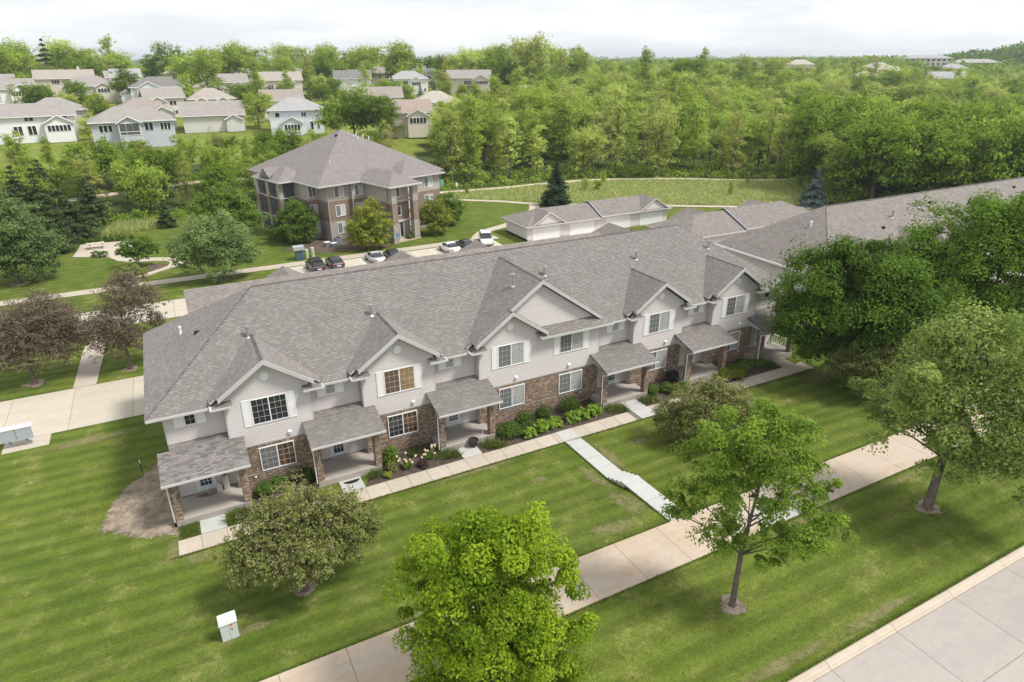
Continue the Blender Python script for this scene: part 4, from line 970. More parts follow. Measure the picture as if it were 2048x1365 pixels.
house('white house with steep grey roof behind a birch', 75.4, 256, -.25, 14.5, 11, 2.4, 'white', 'dk', 'gable', [('w', 3.6, 5.2, 4.2, 5.4), ('g', -6, -1, 1.5, 6.2), ('wing', -10, -7.4, -4, 3, 5)])
house('tan house with three dormers near the treeline', 106, 318, -.2, 13, 11, 2, 'tan', 'tan', 'gable', [('w', -5, -3.6, 3.8, 5.4), ('w', -1, .6, 3.8, 5.4), ('w', 3, 4.6, 3.8, 5.4)])
house('white walkout house with grey roof behind blue spruces', 103, 264, -.3, 16.5, 11, 2.1, 'white', 'grey', 'hip', [('g', .5, 5.5, 1.6, 5.6, 'dark'), ('w', -7, -4.2, 3.7, 5.6), ('w', -3, -.5, 3.7, 5.6), ('w', -5, -3.5, .8, 2.2), ('w', 6.4, 7.4, 1, 2.4)])
house('tan roofed house far back above the willow', 139.8, 338, -.3, 20, 11, 2, 'tan', 'lt', 'gable', [('w', -4, -1, 3.8, 5.4), ('wing', 10, 16, -4, 4, 3.6)])
house('taupe house with large front gable and upper screened deck', 131, 260, -.4, 19.5, 12, 2.1, 'tan', 'greyb', 'gable', [('g', 1.5, 9, 1.5, 5.8, 'dark'), ('deck', -3, 3.5, 3.2), ('w', -2.4, .8, 3.6, 5.4), ('w', -2, 0, .8, 2.4)])
house('low house with pale tan hip roof and open garage', 85.4, 186, -.3, 15, 12, 1.3, 'cream', 'lt', 'hip', [('g', -2, 3, 1.2, 3.3), ('w', -6.5, -4, .6, 2.6), ('g', 3.6, 7, 1, 3.0)])
house('wide house with pinkish roof and white gable behind the big green tree', 66.5, 196, -.25, 18, 11, 1.7, 'cream', 'pink', 'gable', [('g', 1, 6, 1.6, 4.2)])
house('cream walkout house with brown roof, tall windows and deck', 59.2, 145, -.25, 14.5, 10.5, 2.1, 'cream', 'brown', 'gable', [('g', .6, 6.2, 1.6, 5.7, 'dark'), ('deck', -6, -.5, 3.1), ('w', -5.6, -3.2, 3.6, 5.6), ('w', 4.5, 6.6, 3.6, 5.4)])
house('half hidden low house with pale roof among the wood', 130.5, 193, -.4, 14, 11, 1.5, 'grey', 'lt', 'gable', [('w', -3, 0, 1.6, 3.2)], 'houses in the wood')
for lab, x, y, rz, w, d, st, wl, rf_, kd in [('grey gabled house standing out of the wood far right', 375, 186, -.75, 17, 12, 2.2, 'grey', 'grey', 'gable'), ('white house whose end gable shows over the wood', 410, 246, -.7, 15, 11, 2, 'white', 'lt', 'gable'), ('brown roofed house on the skyline of the wood', 397, 343, -.6, 15, 11, 2.4, 'tan', 'brown', 'hip'), ('pale hip-roofed house half sunk in the wood', 432, 330, -.6, 18, 12, 2.4, 'beige', 'lt', 'hip'), ('low house with light roof at the back of the wood', 480, 300, -.7, 18, 12, 2, 'cream', 'lt', 'hip'), ('small grey house left of the gabled one in the wood', 350, 215, -.7, 13, 10, 2, 'grey', 'lt', 'hip'), ('tan house with dark window band behind pale trees', 505, 260, -.7, 16, 11, 2.2, 'tan', 'grey', 'hip')]:
    house(lab, x, y, rz, w, d, st, wl, rf_, kd, [('w', -w*.3, -w*.05, 3.6, 5.2), ('w', w*.1, w*.35, 3.6, 5.2)], 'houses in the wood')
for lab, x, y, rz, w, wl, rf_, kd in [('small grey gabled house between the beige twin-gabled and pale blue houses', -12.5, 318, .1, 11, 'grey', 'greyb', 'gable'), ('small beige house with grey roof far behind the dark hedge', 40, 330, -.1, 12, 'beige', 'grey', 'gable'), ('small white house with brown-grey roof at the upper left edge', -55, 300, .2, 12, 'white', 'greyb', 'gable'), ('small cream house peeping over the tan gabled house', 66, 330, -.1, 11, 'cream', 'greyb', 'gable'), ('small tan house with grey roof behind the white steep-roofed house', 90, 300, -.2, 11, 'tan', 'grey', 'gable'), ('small white house far back between the walkout and taupe houses', 126, 305, -.3, 11, 'white', 'dk', 'gable'), ('small grey house low behind the long white house', -47, 205, .15, 12, 'grey', 'greyb', 'gable'), ('small beige house with dark roof left of the low pink-brown roof', 1, 208, .1, 11, 'beige', 'greyb', 'gable')]:
    house(lab, x, y, rz, w, 9.5, 1.9, wl, rf_, kd, [('g', -w*.4, 0, 1.4, 5.0, 'dark'), ('w', w*.1, w*.3, 3.6, 5.0), ('w', w*.15, w*.3, 1, 2.3)], 'houses of the suburb up the hill')
def block(label, x, y, rz, w, d, h, n, fl):
    t_ = thing('office_building', label, 'building', (x, y, gz(x, y)-.3), rz, 'large buildings near the skyline'); MB().box(-w/2, w/2, -d/2, d/2, 0, h).build('wall', wm('grey'), t_); b = MB(); hip(b, -w/2-1, w/2+1, -d/2-1, d/2+1, h, .3); b.build('roof', rm('grey'), t_)
    for f in range(fl):
        for i in range(n): a = -w/2+(w/n)*(i+.25); MB().box(a, a+w/n*.5, -d/2-.06, -d/2, 1.2+f*3.2, 2.8+f*3.2).build('window', 'glass', t_)
block('grey three-storey block with window rows near the skyline', 646, 368, -.9, 38, 18, 10, 9, 3)
block('long low blue-grey block beside the skyline block', 690, 350, -.9, 40, 18, 6.5, 8, 2)
block('pale long shed beyond the wood near the horizon', 420, 640, -.6, 60, 20, 7, 6, 1)
# ================================================================== VEHICLES
def car(label, x, y, rz, paint, L=4.6, wd=1.82, H=1.45, kind='sedan', sunroof=False):
    """nose towards local +y; z of ground from the terrain"""
    c = thing('parked_car', label, 'car', (x, y, gz(x, y)+.03), rz, 'cars parked behind the townhouse'); hw = wd/2; h = L/2
    pm_ = pm('car paint %.2f %.2f %.2f' % paint, paint, .25, .02, 1, 0, 10, spec=.6)
    if kind == 'sedan':
        st = [(-h, .62, .45, .82), (-h+.12, .9, .3, .98), (-h+.9, 1, .25, 1.02), (-.2, 1, .22, .96), (h-1.4, 1, .24, .94), (h-.5, .95, .27, .80), (h-.08, .78, .32, .64), (h, .6, .42, .56)]
        cab = [(-h+.75, .80, 1.0), (-h+1.55, .66, H-.04), (-.1, .68, H), (.45, .68, H-.05), (1.2, .84, .96)]
    else:
        st = [(-h, .80, .45, .95), (-h+.1, .94, .32, 1.05), (-h+.9, 1, .26, 1.08), (-.2, 1, .24, 1.05), (h-1.3, 1, .25, 1.02), (h-.45, .95, .28, .92), (h-.08, .8, .34, .74), (h, .62, .45, .62)]
        cab = [(-h+.12, .86, 1.05), (-h+.5, .74, H-.05), (-.4, .76, H), (.55, .74, H-.07), (h-1.15, .88, 1.02)]
    b = MB(); P = []; n = 8
    for yy, k, z0, z1 in st:
        w = hw*k; zm = z0+(z1-z0)*.45
        P += [(-w*.9, yy, z0), (-w, yy, zm), (-w*.97, yy, z1-.06), (-w*.86, yy, z1), (w*.86, yy, z1), (w*.97, yy, z1-.06), (w, yy, zm), (w*.9, yy, z0)]
    F = [(i*n+k, i*n+(k+1) % n, (i+1)*n+(k+1) % n, (i+1)*n+k) for i in range(len(st)-1) for k in range(n)]+[tuple(range(n))[::-1], tuple(range((len(st)-1)*n, len(st)*n))]
    b.add(P, F); b.build('body', pm_, c, smooth=False)
    g = MB(); P = []
    for i, (yy, k, z1) in enumerate(cab):
        zb = .9; wb_ = hw*.93; P += [(-wb_, yy, zb), (-hw*k*.96, yy, z1), (hw*k*.96, yy, z1), (wb_, yy, zb)]
    g.add(P, [(i*4+k, i*4+k+1, (i+1)*4+k+1, (i+1)*4+k) for i in range(len(cab)-1) for k in range(3)]+[(3, 2, 1, 0), tuple(range((len(cab)-1)*4, len(cab)*4))])
    g.build('glasshouse', 'glass', c)
    r_ = MB(); y0, y1 = cab[1][0], cab[3][0]; k = cab[2][1]
    r_.add([(-hw*k, y0-.08, H-.07), (hw*k, y0-.08, H-.07), (hw*k, (y0+y1)/2, H+.02), (-hw*k, (y0+y1)/2, H+.02), (hw*k, y1+.06, H-.05), (-hw*k, y1+.06, H-.05)], [(0, 1, 2, 3), (3, 2, 4, 5)])
    for s in (-1, 1):
        r_.poly((s*hw*k, y0-.08, H-.07), (s*hw*k, (y0+y1)/2, H+.02), (s*hw*k, y1+.06, H-.05), (s*hw*(k+.015), y1, H-.13), (s*hw*(k+.015), y0, H-.15))
        ym = (y0+y1)/2
        for q in (ym-.05, y0+.05): r_.poly((s*hw*.945, q-.05, .93), (s*hw*.945, q+.1, .93), (s*hw*(k+.012), q+.08, H-.1), (s*hw*(k+.012), q-.03, H-.1))
    r_.build('roof_panel', pm_, c)
    if sunroof: MB().box(-hw*k*.8, hw*k*.8, y0+.15, y1-.2, H-.02, H+.035).build('sunroof', 'black', c)
    for s in (-1, 1):
        for yy in (-h+.95, h-.95):
            w = MB(); w.cyl((s*(hw-.2), yy, .33), (s*(hw+.015), yy, .33), .33, .33, 14); w = w.build('wheel', 'rubber', c)
            MB().cyl((s*(hw+.0), yy, .33), (s*(hw+.03), yy, .33), .21, .19, 10).build('rim', 'steel', w)
        t = MB(); t.box(s*hw*.52, s*hw*.9, -h-.0, -h+.22, .72 if kind == 'sedan' else .74, .90 if kind == 'sedan' else 1.0); t.build('tail_light', pm('tail red', (.35, .02, .015), .2, .05, 2, spec=.6), c)
        t = MB(); t.box(s*hw*.48, s*hw*.8, h-.2, h-.03, .56, .72); t.build('headlight', pm('headlamp', (.6, .62, .64), .1, .05, 2, spec=.6), c)
        m_ = MB(); m_.box(s*hw*.96, s*(hw+.2), cab[3][0]+.2, cab[3][0]+.34, .95, 1.08); m_.build('wing_mirror', pm_, c)
    MB().box(-.26, .26, -h-.02, -h+.02, .66, .8).build('number_plate', 'white', c)
    return c
CY = 48.0
car('black SUV with dark panoramic sunroof parked nearest the pale green pedestals', 12.6, 47.6, .04, (.018, .02, .024), 4.6, 1.85, 1.68, 'suv', True)
car('dark grey hatchback with red tail lights parked second from the pedestals', 15.25, 47.8, .05, (.05, .055, .06), 4.3, 1.78, 1.42, 'suv')
car('silver sedan parked beside a dark navy sedan', 20.9, 47.7, .05, (.46, .47, .49), 4.7, 1.82, 1.42)
car('dark navy sedan parked between the silver sedan and a roof gable', 23.45, 47.7, .0, (.025, .03, .045), 4.7, 1.82, 1.42)
car('white sedan parked in front of the apartment entrance path', 32.1, 47.5, .06, (.74, .75, .76), 4.7, 1.84, 1.42)
car('black sedan parked between the white sedan and the white minivan', 34.85, 47.9, .02, (.015, .016, .018), 4.7, 1.82, 1.40)
car('white minivan with roof rails facing the camera at the lot end', 38.9, 49.4, math.pi-.35, (.66, .66, .66), 5.0, 1.95, 1.75, 'suv')
# ================================================================== STREET FURNITURE AND SMALL THINGS
U = thing('utility_cabinet', 'pale grey-green utility cabinet with an orange sticker on the front lawn', 'utility cabinet', (-4.52, -12.9, gz(0, -12.9)-.03), R(2))
b = MB(); b.box(-.38, .38, -.28, .28, 0, 1.12); b.build('body', pm('cabinet grey green', (.52, .56, .545), .45, .04, 1, .02, 12), U)
b = MB(); P0 = [(-.42, -.33, 1.06), (.42, -.33, 1.06), (.42, .32, 1.06), (-.42, .32, 1.06)]; b.add(P0+[(-.4, -.29, 1.22), (.4, -.29, 1.22), (.4, .3, 1.22), (-.4, .3, 1.22)], [(0, 1, 5, 4), (1, 2, 6, 5), (2, 3, 7, 6), (3, 0, 4, 7), (4, 5, 6, 7), (0, 3, 2, 1)]); b.build('lid', pm('cabinet lid', (.66, .69, .69), .4, .04, 1), U)
MB().box(.05, .17, -.287, -.281, .86, 1.04).build('sticker', pm('orange sticker', (.75, .22, .02), .5, .05, 4), U)
MB().box(.1, .15, -.287, -.281, .60, .68).build('label', 'black', U); MB().box(.07, .11, -.287, -.281, .72, .755).build('label', 'black', U); MB().box(-.005, .005, -.286, -.281, .05, .84).build('door_seam', 'joint', U)
patch('dry_grass', blob(-4.5, -12.9, .9, .65, 24, 77, .2), 'drygrass', .01, .4)
for lab, x0, w in (('left grey cluster mailbox on a post at the drive edge', -16.95, .98), ('right grey cluster mailbox on a post at the drive edge', -15.9, 1.0)):
    mb = thing('mailbox_unit', lab, 'mailbox', (x0, 13.75, 0), R(3), 'mailboxes at the drive edge')
    MB().box(-w/2, w/2, -.26, .26, .62, 1.55).build('body', pm('mailbox grey', (.40, .43, .47), .4, .03, 1), mb); MB().box(-w/2-.02, w/2+.02, -.29, .29, 1.55, 1.62).build('lid', 'white', mb)
    MB().box(-.08, .08, -.08, .08, 0, .62).build('post', pm('post grey', (.3, .31, .33), .5), mb); MB().box(w/2-.01, w/2+.015, -.26, .26, .64, 1.54).build('side_panel', 'white', mb)
st_ = thing('marker_post', 'thin black marker stake with white tip beside the bare soil', 'marker', (-8.4, 5.75, 0)); MB().cyl((0, 0, 0), (0, 0, .75), .035, .03, 6).build('stake', 'black', st_); MB().cyl((0, 0, .75), (0, 0, 1.0), .035, .035, 6).build('tip', 'white', st_)
st_ = thing('marker_post', 'thin white rod standing by the black planter pot', 'marker', (14.05, -2.15, 0)); MB().cyl((0, 0, 0), (0, 0, 1.15), .022, .022, 6).build('stake', 'white', st_)
pt = thing('planter_pot', 'large dark brown planter pot on the white entry slab', 'plant pot', (13.3, -2.1, .05))
b = MB(); b.lathe([(.001, .0), (.2, .0), (.24, .05), (.33, .5), (.38, .52), (.38, .6), (.33, .6), (.31, .5), (.001, .48)], 16); b.build('pot', pm('dark pot', (.045, .035, .033), .5, .15, 3), pt, smooth=False)
def halfmat(name, label, x, y, z, r, mat, rz=0):
    b = MB(); n = 14; pts = [(r*math.cos(math.pi*i/n), -r*.62*math.sin(math.pi*i/n), 0) for i in range(n+1)]; b.ext(pts, (0, 0, .02)); o = b.build(name, mat, None, loc=(x, y, z)); o.rotation_euler = (0, 0, rz); tag(o, label, 'door mat', 'half-round mats at the doors'); return o
halfmat('door_mat', 'black half-round mat on the white slab before the second porch', 4.2, -2.1, .052, .55, 'black')
halfmat('door_mat', 'mottled brown half-round rug under the first porch door', -4.5, .45, .422, .72, pm('mottled rug', (.17, .13, .115), .95, .4, 4, .3, 14, col2=(.26, .21, .18)))
dg = thing('lantern_board', 'tall weathered wooden board with a green wreath beside the first door', 'porch ornament', (-3.35, .25, .42), R(4)); MB().ext([(-.17, 0, 0), (.17, 0, 0), (.17, .05, 0), (-.17, .05, 0)], (0, .12, 1.7)).build('board', pm('weathered wood', (.42, .38, .33), .9, .25, 3, .1, 20), dg)
b = MB(); b.lathe([(.06, -.03), (.17, -.05), (.2, 0), (.17, .05), (.06, .03)], 12, (0, 0, 0)); w = b.build('wreath', pm('wreath green', (.05, .075, .03), .95, .4, 9, .3, 30), dg); w.rotation_euler = (R(85), 0, 0); w.location = (0, .02, 1.25)
dg = thing('wooden_house', 'small pointed white wooden house ornament beside the first door', 'porch ornament', (-3.82, .2, .42), R(5)); MB().ext([(-.16, 0, 0), (.16, 0, 0), (.16, 0, .45), (0, 0, .68), (-.16, 0, .45)], (0, .12, 0)).build('body', pm('chalk wood', (.55, .52, .48), .9, .2, 4), dg)
gr = thing('barbecue_grill', 'black covered grill and hose beside the fourth bay wall', 'grill', (33.2, -.7, 0)); b = MB(); b.box(-.45, .45, -.3, .3, .45, .8); b.box(-.4, .4, -.27, .27, .8, .98); b.build('lid', 'black', gr); b = MB()
for x, y in ((-.4, -.25), (.4, -.25), (-.4, .25), (.4, .25)): b.cyl((x, y, 0), (x, y, .46), .03, .03, 6)
b.build('leg_frame', 'black', gr)
ac = thing('air_conditioner', 'grey outdoor air conditioner beside the apartment corner', 'air conditioner', (18.6, 59.3, 0), .3); MB().box(-.5, .5, -.5, .5, .05, 1.1).build('casing', pm('ac grey', (.2, .22, .24), .5, .1, 3), ac); MB().cyl((0, 0, 1.1), (0, 0, 1.13), .42, .42, 14).build('fan_grille', 'black', ac)
for lab, x, y in (('left low utility box with pale lid in the apartment bed', 16.9, 59.4), ('right low utility box with pale lid in the apartment bed', 17.7, 58.4)):
    u_ = thing('utility_box', lab, 'utility box', (x, y, 0), .3, 'low utility boxes in the apartment bed'); MB().box(-.4, .4, -.3, .3, 0, .55).build('body', pm('box slate', (.16, .18, .2), .5), u_); MB().box(-.44, .44, -.34, .34, .55, .62).build('lid', 'white', u_)
bn = thing('recycling_bin', 'teal collection bin with grey lid behind the parked SUV', 'bin', (11.7, 52.95+.9, 0)); MB().box(-.5, .5, -.45, .45, 0, 1.45).build('body', pm('dark teal', (.06, .11, .12), .5, .08, 2), bn); b = MB(); b.box(-.75, .75, -.6, .6, 1.45, 1.95); b.build('lid', pm('bin lid', (.36, .39, .39), .5), bn)
for lab, x, y in (('pale green round pedestal nearer the teal bin', 12.75, 54.0), ('pale green round pedestal farther from the teal bin', 13.7, 54.6)):
    pd = thing('pedestal', lab, 'pedestal', (x, y, 0), 0, 'pale green pedestals by the lot'); MB().cyl((0, 0, 0), (0, 0, 1.25), .27, .27, 12).build('shell', pm('pale green', (.42, .48, .34), .5, .05, 2), pd); MB().cyl((0, 0, 1.25), (0, 0, 1.33), .29, .24, 12).build('cap', pm('pale green', (.42, .48, .34)), pd)
def sign(label, x, y, h, w, hh, col, rz=0):
    s_ = thing('sign', label, 'sign', (x, y, gz(x, y)), rz); MB().cyl((0, 0, 0), (0, 0, h), .04, .04, 6).build('post', 'steel', s_); MB().box(-w/2, w/2, -.06, -.04, h-hh, h).build('panel', col, s_); return s_
sign('small blue and white parking sign by the apartment entrance', 26.4, 54.2, 2.0, .45, .6, pm('sign blue', (.12, .25, .5), .4), -.2)
sign('green rectangular sign beside the gravel path', 49.2, 92.8, 2.3, .9, 1.5, pm('sign green', (.18, .42, .30), .4), -.4)
sign('small white post sign beside the gravel path', 52.4, 92.2, 1.5, .45, .8, 'white', -.4)
tb = thing('picnic_table', 'pale wooden picnic table on the concrete patio', 'table', (-14.3, 74.6, .03), .03); b = MB()
for k in range(4): MB().box(-1.2, 1.2, -.4+.2*k, -.22+.2*k, .74, .79).build('table_plank', pm('pale wood', (.55, .48, .40), .8, .12, 2, .06, 18), tb)
for s in (-1, 1): MB().box(-1.2, 1.2, s*.78-.14, s*.78+.14, .43, .48).build('seat', pm('pale wood', (.55, .48, .40)), tb)
for x in (-.85, .85):
    b = MB(); b.ext([(x, -.15, .74), (x, -.05, .74), (x, .75-.2, .0), (x, .75-.32, 0)], (.07, 0, 0)); b.ext([(x, .15, .74), (x, .05, .74), (x, -.55, .0), (x, -.43, 0)], (.07, 0, 0)); b.box(x, x+.07, -.85, .85, .38, .44); b.build('leg', pm('leg brown', (.2, .16, .13)), tb)
# ================================================================== PLANTS
def leaf_cloud(P, D, size, rng, droop=.0, asp=.55, jit=.42):
    """P centres (n,3), D facing directions (n,3); one leaf per point"""
    n = len(P); nr = D+np.array([0, 0, .3])+rng.normal(0, jit, (n, 3)); nr /= np.linalg.norm(nr, axis=1)[:, None]+1e-9
    a = rng.normal(0, 1, (n, 3))+np.array([0, 0, -droop]); a -= nr*(a*nr).sum(1)[:, None]; a /= np.linalg.norm(a, axis=1)[:, None]+1e-9
    b = np.cross(nr, a); s = (size*rng.uniform(.65, 1.3, n))[:, None]
    V = np.stack([P-a*s*.5, P+b*s*asp*.5-a*s*.05, P+a*s*.5, P-b*s*asp*.5-a*s*.05], 1).reshape(-1, 3)
    return V, np.arange(4*n).reshape(-1, 4)
def crown_mesh(name, lobes, nleaf, size, mat, seed, tuft=.5, per=50, shell=.62, droop=.4, flat=.85, light=0., asp=.6, rough=.16, plume=.0):
    """leaves gathered in clumps, clumps gathered on uneven lobes"""
    rng = np.random.RandomState(seed); Lb = np.array(lobes, float); w = Lb[:, 3]**2.2; nt = max(6, nleaf//per)
    k = rng.choice(len(Lb), nt, p=w/w.sum()); d = rng.normal(0, 1, (nt, 3)); d[:, 2] += .18; d /= np.linalg.norm(d, axis=1)[:, None]
    rr = (shell+(1-shell)*rng.rand(nt)**.6)*np.where(rng.rand(nt) < .16, rng.uniform(.3, .8, nt), 1)*rng.normal(1.0, rough, nt).clip(.6, 1.45)
    C = Lb[k, :3]+d*np.array([1, 1, flat])*(Lb[k, 3]*rr)[:, None]; tt = rng.rand(nt)
    tr_ = np.repeat(tuft*rng.uniform(.55, 1.3, nt)*np.clip(.35+.25*Lb[k, 3], .55, 1.1), per)
    off = rng.normal(0, 1, (nt*per, 3)); off[:, 2] = np.where(off[:, 2] < -.35, -off[:, 2]*.6, off[:, 2]); off /= np.linalg.norm(off, axis=1)[:, None]
    dd = np.repeat(d, per, 0); q = off*(.35+.75*rng.rand(nt*per)**.55)[:, None]
    st = 1+.45*(off*dd).sum(1)[:, None]                              # clumps reach outward along the twig
    P = np.repeat(C, per, 0)+q*st*np.array([1, 1, .8])*tr_[:, None]-np.array([0, 0, 1])*(np.linalg.norm(q[:, :2], axis=1)**2*tr_*droop*.6)[:, None]
    if plume: P += (dd*.5+np.array([0, 0, .6]))*(np.abs(rng.rand(nt*per)-.25)*plume)[:, None]*tr_[:, None]*2.2*(1-.6*np.linalg.norm(q, axis=1))[:, None]
    V, F = leaf_cloud(P, off*.8+dd*.25, size, rng, droop, asp); T = np.clip(np.repeat(tt, per)*.55+rng.rand(nt*per)*.45+light, 0, 1)
    return npmesh(name, V, F, T, mat)
def trunk_mesh(name, lobes, h0, r0, mat, seed, lean=(0, 0), n=7, z0=-.15):
    rg_ = random.Random(seed); b = MB(); fx, fy = lean; top = Vector((fx, fy, h0))
    b.tube([(0, 0, z0), (0, 0, .12), (fx*.3, fy*.3, h0*.45), tuple(top)], [r0*1.7, r0*1.15, r0*.95, r0*.8], n)
    zt = max(l[2] for l in lobes); cx = sum(l[0] for l in lobes)/len(lobes); cy = sum(l[1] for l in lobes)/len(lobes)
    lead = [top, Vector((cx*.5+fx*.5, cy*.5+fy*.5, h0+(zt-h0)*.5)), Vector((cx, cy, zt-.3))]
    if zt > h0+1: b.tube([tuple(q) for q in lead], [r0*.75, r0*.42, r0*.1], 6)
    for l in lobes:
        t = Vector(l[:3]); f_ = max(0., min(.95, (t.z-h0)/(zt-h0+.01)-.3)); s = top if f_ == 0 else (lead[0].lerp(lead[1], f_*2) if f_ < .5 else lead[1].lerp(lead[2], f_*2-1))
        m_ = s.lerp(t, .5)+Vector((rg_.uniform(-.25, .25), rg_.uniform(-.25, .25), rg_.uniform(.05, .4)))
        b.tube([tuple(s), tuple(m_), tuple(t)], [r0*.30, r0*.18, r0*.05], 5)
        for q in range(3):
            e = t+Vector((rg_.uniform(-1, 1), rg_.uniform(-1, 1), rg_.uniform(-.2, .9)))*l[3]*.75; b.tube([tuple(m_.lerp(t, rg_.uniform(.2, .9))), tuple(e)], [r0*.16, r0*.03], 4)
    return b.mesh(name, mat, True)
def tree(label, base, lobes, nleaf, size, lm, h0, r0, seed, bark='bark', cat='tree', name='tree', group=None, **kw):
    t = thing(name, label, cat, tuple(base), 0, group); tl = obj('trunk', trunk_mesh('trunk', lobes, h0, r0, bark, seed), t)
    obj('crown', crown_mesh('crown', lobes, nleaf, size, M[lm], seed, **kw), t); return t
M['l_bright'] = leafmat('bright maple leaf', (.052, .115, .008), (.335, .45, .030), .42)
M['l_maple'] = leafmat('maple leaf', (.075, .155, .016), (.30, .42, .060), .38)
M['l_norway'] = leafmat('silvery maple leaf', (.085, .145, .026), (.36, .45, .12), .32)
M['l_dark'] = leafmat('dark maple leaf', (.028, .074, .009), (.150, .250, .028), .30)
M['l_mid'] = leafmat('mid green leaf', (.055, .115, .020), (.19, .28, .045), .35)
M['l_crab'] = leafmat('crabapple leaf', (.080, .110, .030), (.29, .31, .095), .25)
M['l_tip'] = leafmat('faded blossom', (0.240, 0.192, 0.112), (0.368, 0.304, 0.200), .25)
M['l_purple'] = leafmat('purple crabapple leaf', (.115, .090, .060), (.27, .215, .150), .22)
M['l_pear'] = leafmat('pear tree leaf', (.060, .110, .035), (.24, .33, .11), .32)
M['l_yel'] = leafmat('yellow green leaf', (0.145, 0.187, 0.031), (0.425, 0.459, 0.076), .42)
M['l_blue'] = leafmat('blue spruce needle', (0.066, 0.102, 0.090), (0.180, 0.240, 0.222), .12)
M['l_spruce'] = leafmat('spruce needle', (0.018, 0.036, 0.018), (0.058, 0.094, 0.039), .12)
M['l_cedar'] = leafmat('cedar spray', (0.032, 0.057, 0.019), (0.095, 0.128, 0.043), .18)
M['l_hosta'] = leafmat('hosta leaf', (0.130, 0.221, 0.026), (0.286, 0.416, 0.065), .35)
M['l_box'] = leafmat('boxwood leaf', (0.042, 0.087, 0.018), (0.128, 0.203, 0.036), .22)
M['l_grass'] = leafmat('grass blade', (.075, .125, .022), (.18, .23, .055), .35)
M['l_meadow'] = leafmat('meadow stem', (.20, .27, .055), (.52, .54, .24), .35)
M['l_wine'] = leafmat('wine leaf', (0.045, 0.030, 0.030), (0.110, 0.080, 0.075), .2)
M['l_wood'] = leafmat('spring wood leaf', (.115, .185, .022), (.405, .51, .085), .42, .24)
M['l_woodl'] = leafmat('pale spring leaf', (.20, .26, .045), (.54, .60, .165), .42, .24)
M['l_woodd'] = leafmat('deep wood leaf', (.055, .115, .010), (.23, .33, .035), .35, .24)
M['l_olive'] = leafmat('olive haze leaf', (.160, .180, .040), (.44, .45, .130), .35, .24)
M['l_lawn'] = leafmat('lawn blade', (.115, .150, .024), (.21, .225, .065), .3)
# near and middle trees: base point, crown lobes (offset x, y, z, radius)
T1 = tree('bright yellow-green maple in the foreground hiding part of the trail', (5.38, -21.71, 1.05), [[-0.75, 0.35, 7.9, 1.3], [0.4, -0.9, 7.4, 1.5], [-0.3, 1.2, 6.8, 1.6], [0.9, 0.9, 6.4, 1.5], [-1.48, 0.7, 7.32, 1.47], [1.0, -0.47, 8.44, 1.26], [-0.05, 0.03, 8.0, 1.36], [-2.44, 1.15, 5.83, 1.3], [-0.45, 0.21, 5.73, 1.91], [1.73, -0.82, 6.15, 1.5], [2.51, -1.18, 4.24, 1.14], [-2.36, 1.11, 3.66, 1.24], [-0.5, 0.24, 3.28, 1.88], [1.58, -0.74, 3.17, 1.68], [0.23, -0.11, 0.9, 1.94], [-1.51, 0.71, 1.3, 1.5], [1.99, -0.94, 1.1, 1.51], [0.9, -0.4, 8.7, 0.9]], 100000, 0.15, 'l_bright', 2.2, 0.11, 20, name='maple_tree', droop=0.5, tuft=.74, per=360, shell=.74, rough=.05, plume=.4)
T2 = tree('sparse young maple with an open crown in front of the white walk', (18.14, -22.95, 1.04), [[-0.53, 0.67, 9.51, 1.69], [-1.24, 1.55, 7.86, 1.4], [0.53, -0.67, 9.42, 1.55], [-1.52, 1.91, 5.72, 1.09], [-0.05, 0.07, 7.0, 1.62], [1.52, -1.91, 7.21, 0.89], [1.84, -2.31, 5.42, 1.14], [-0.69, 0.87, 4.36, 1.33], [1.0, -1.26, 4.38, 1.17], [0.9, -1.13, 10.84, 0.65], [1.96, -2.46, 7.82, 0.55], [-1.83, 2.3, 4.67, 0.74], [0.02, -0.03, 10.76, 0.66], [-1.14, 1.43, 10.32, 0.68], [0.98, -1.22, 7.49, 0.9], [2.3, -2.88, 5.94, 0.67], [1.5, -1.88, 3.47, 0.59]], 36000, 0.15, 'l_maple', 3.2, 0.15, 21, name='maple_tree', droop=0.4, tuft=.68, per=170, shell=.6, rough=.22, plume=.5)
T3 = tree('silvery green maple with a thick trunk on the street lawn', (34.44, -22.76, 1.04), [[0.31, -0.67, 10.19, 2.99], [-0.45, 0.98, 7.77, 2.15], [-1.4, 3.06, 6.36, 1.51], [-1.47, 3.22, 4.55, 1.38], [-0.74, 1.62, 5.19, 1.64], [0.5, -1.1, 6.28, 3.1], [1.43, -3.13, 6.46, 2.45], [1.16, -2.54, 3.58, 1.84], [1.1, -2.42, 9.57, 2.39], [-0.57, 1.25, 10.21, 1.41], [-1.88, 4.11, 6.67, 0.92], [0.09, -0.2, 4.23, 1.61], [-0.13, 0.28, 11.7, 1.22], [1.55, -3.39, 8.72, 2.37], [1.79, -3.92, 3.9, 1.66]], 62000, 0.19, 'l_norway', 3.6, 0.27, 22, name='maple_tree', droop=0.6, tuft=.95, per=330, shell=.75, rough=.2, plume=.5)
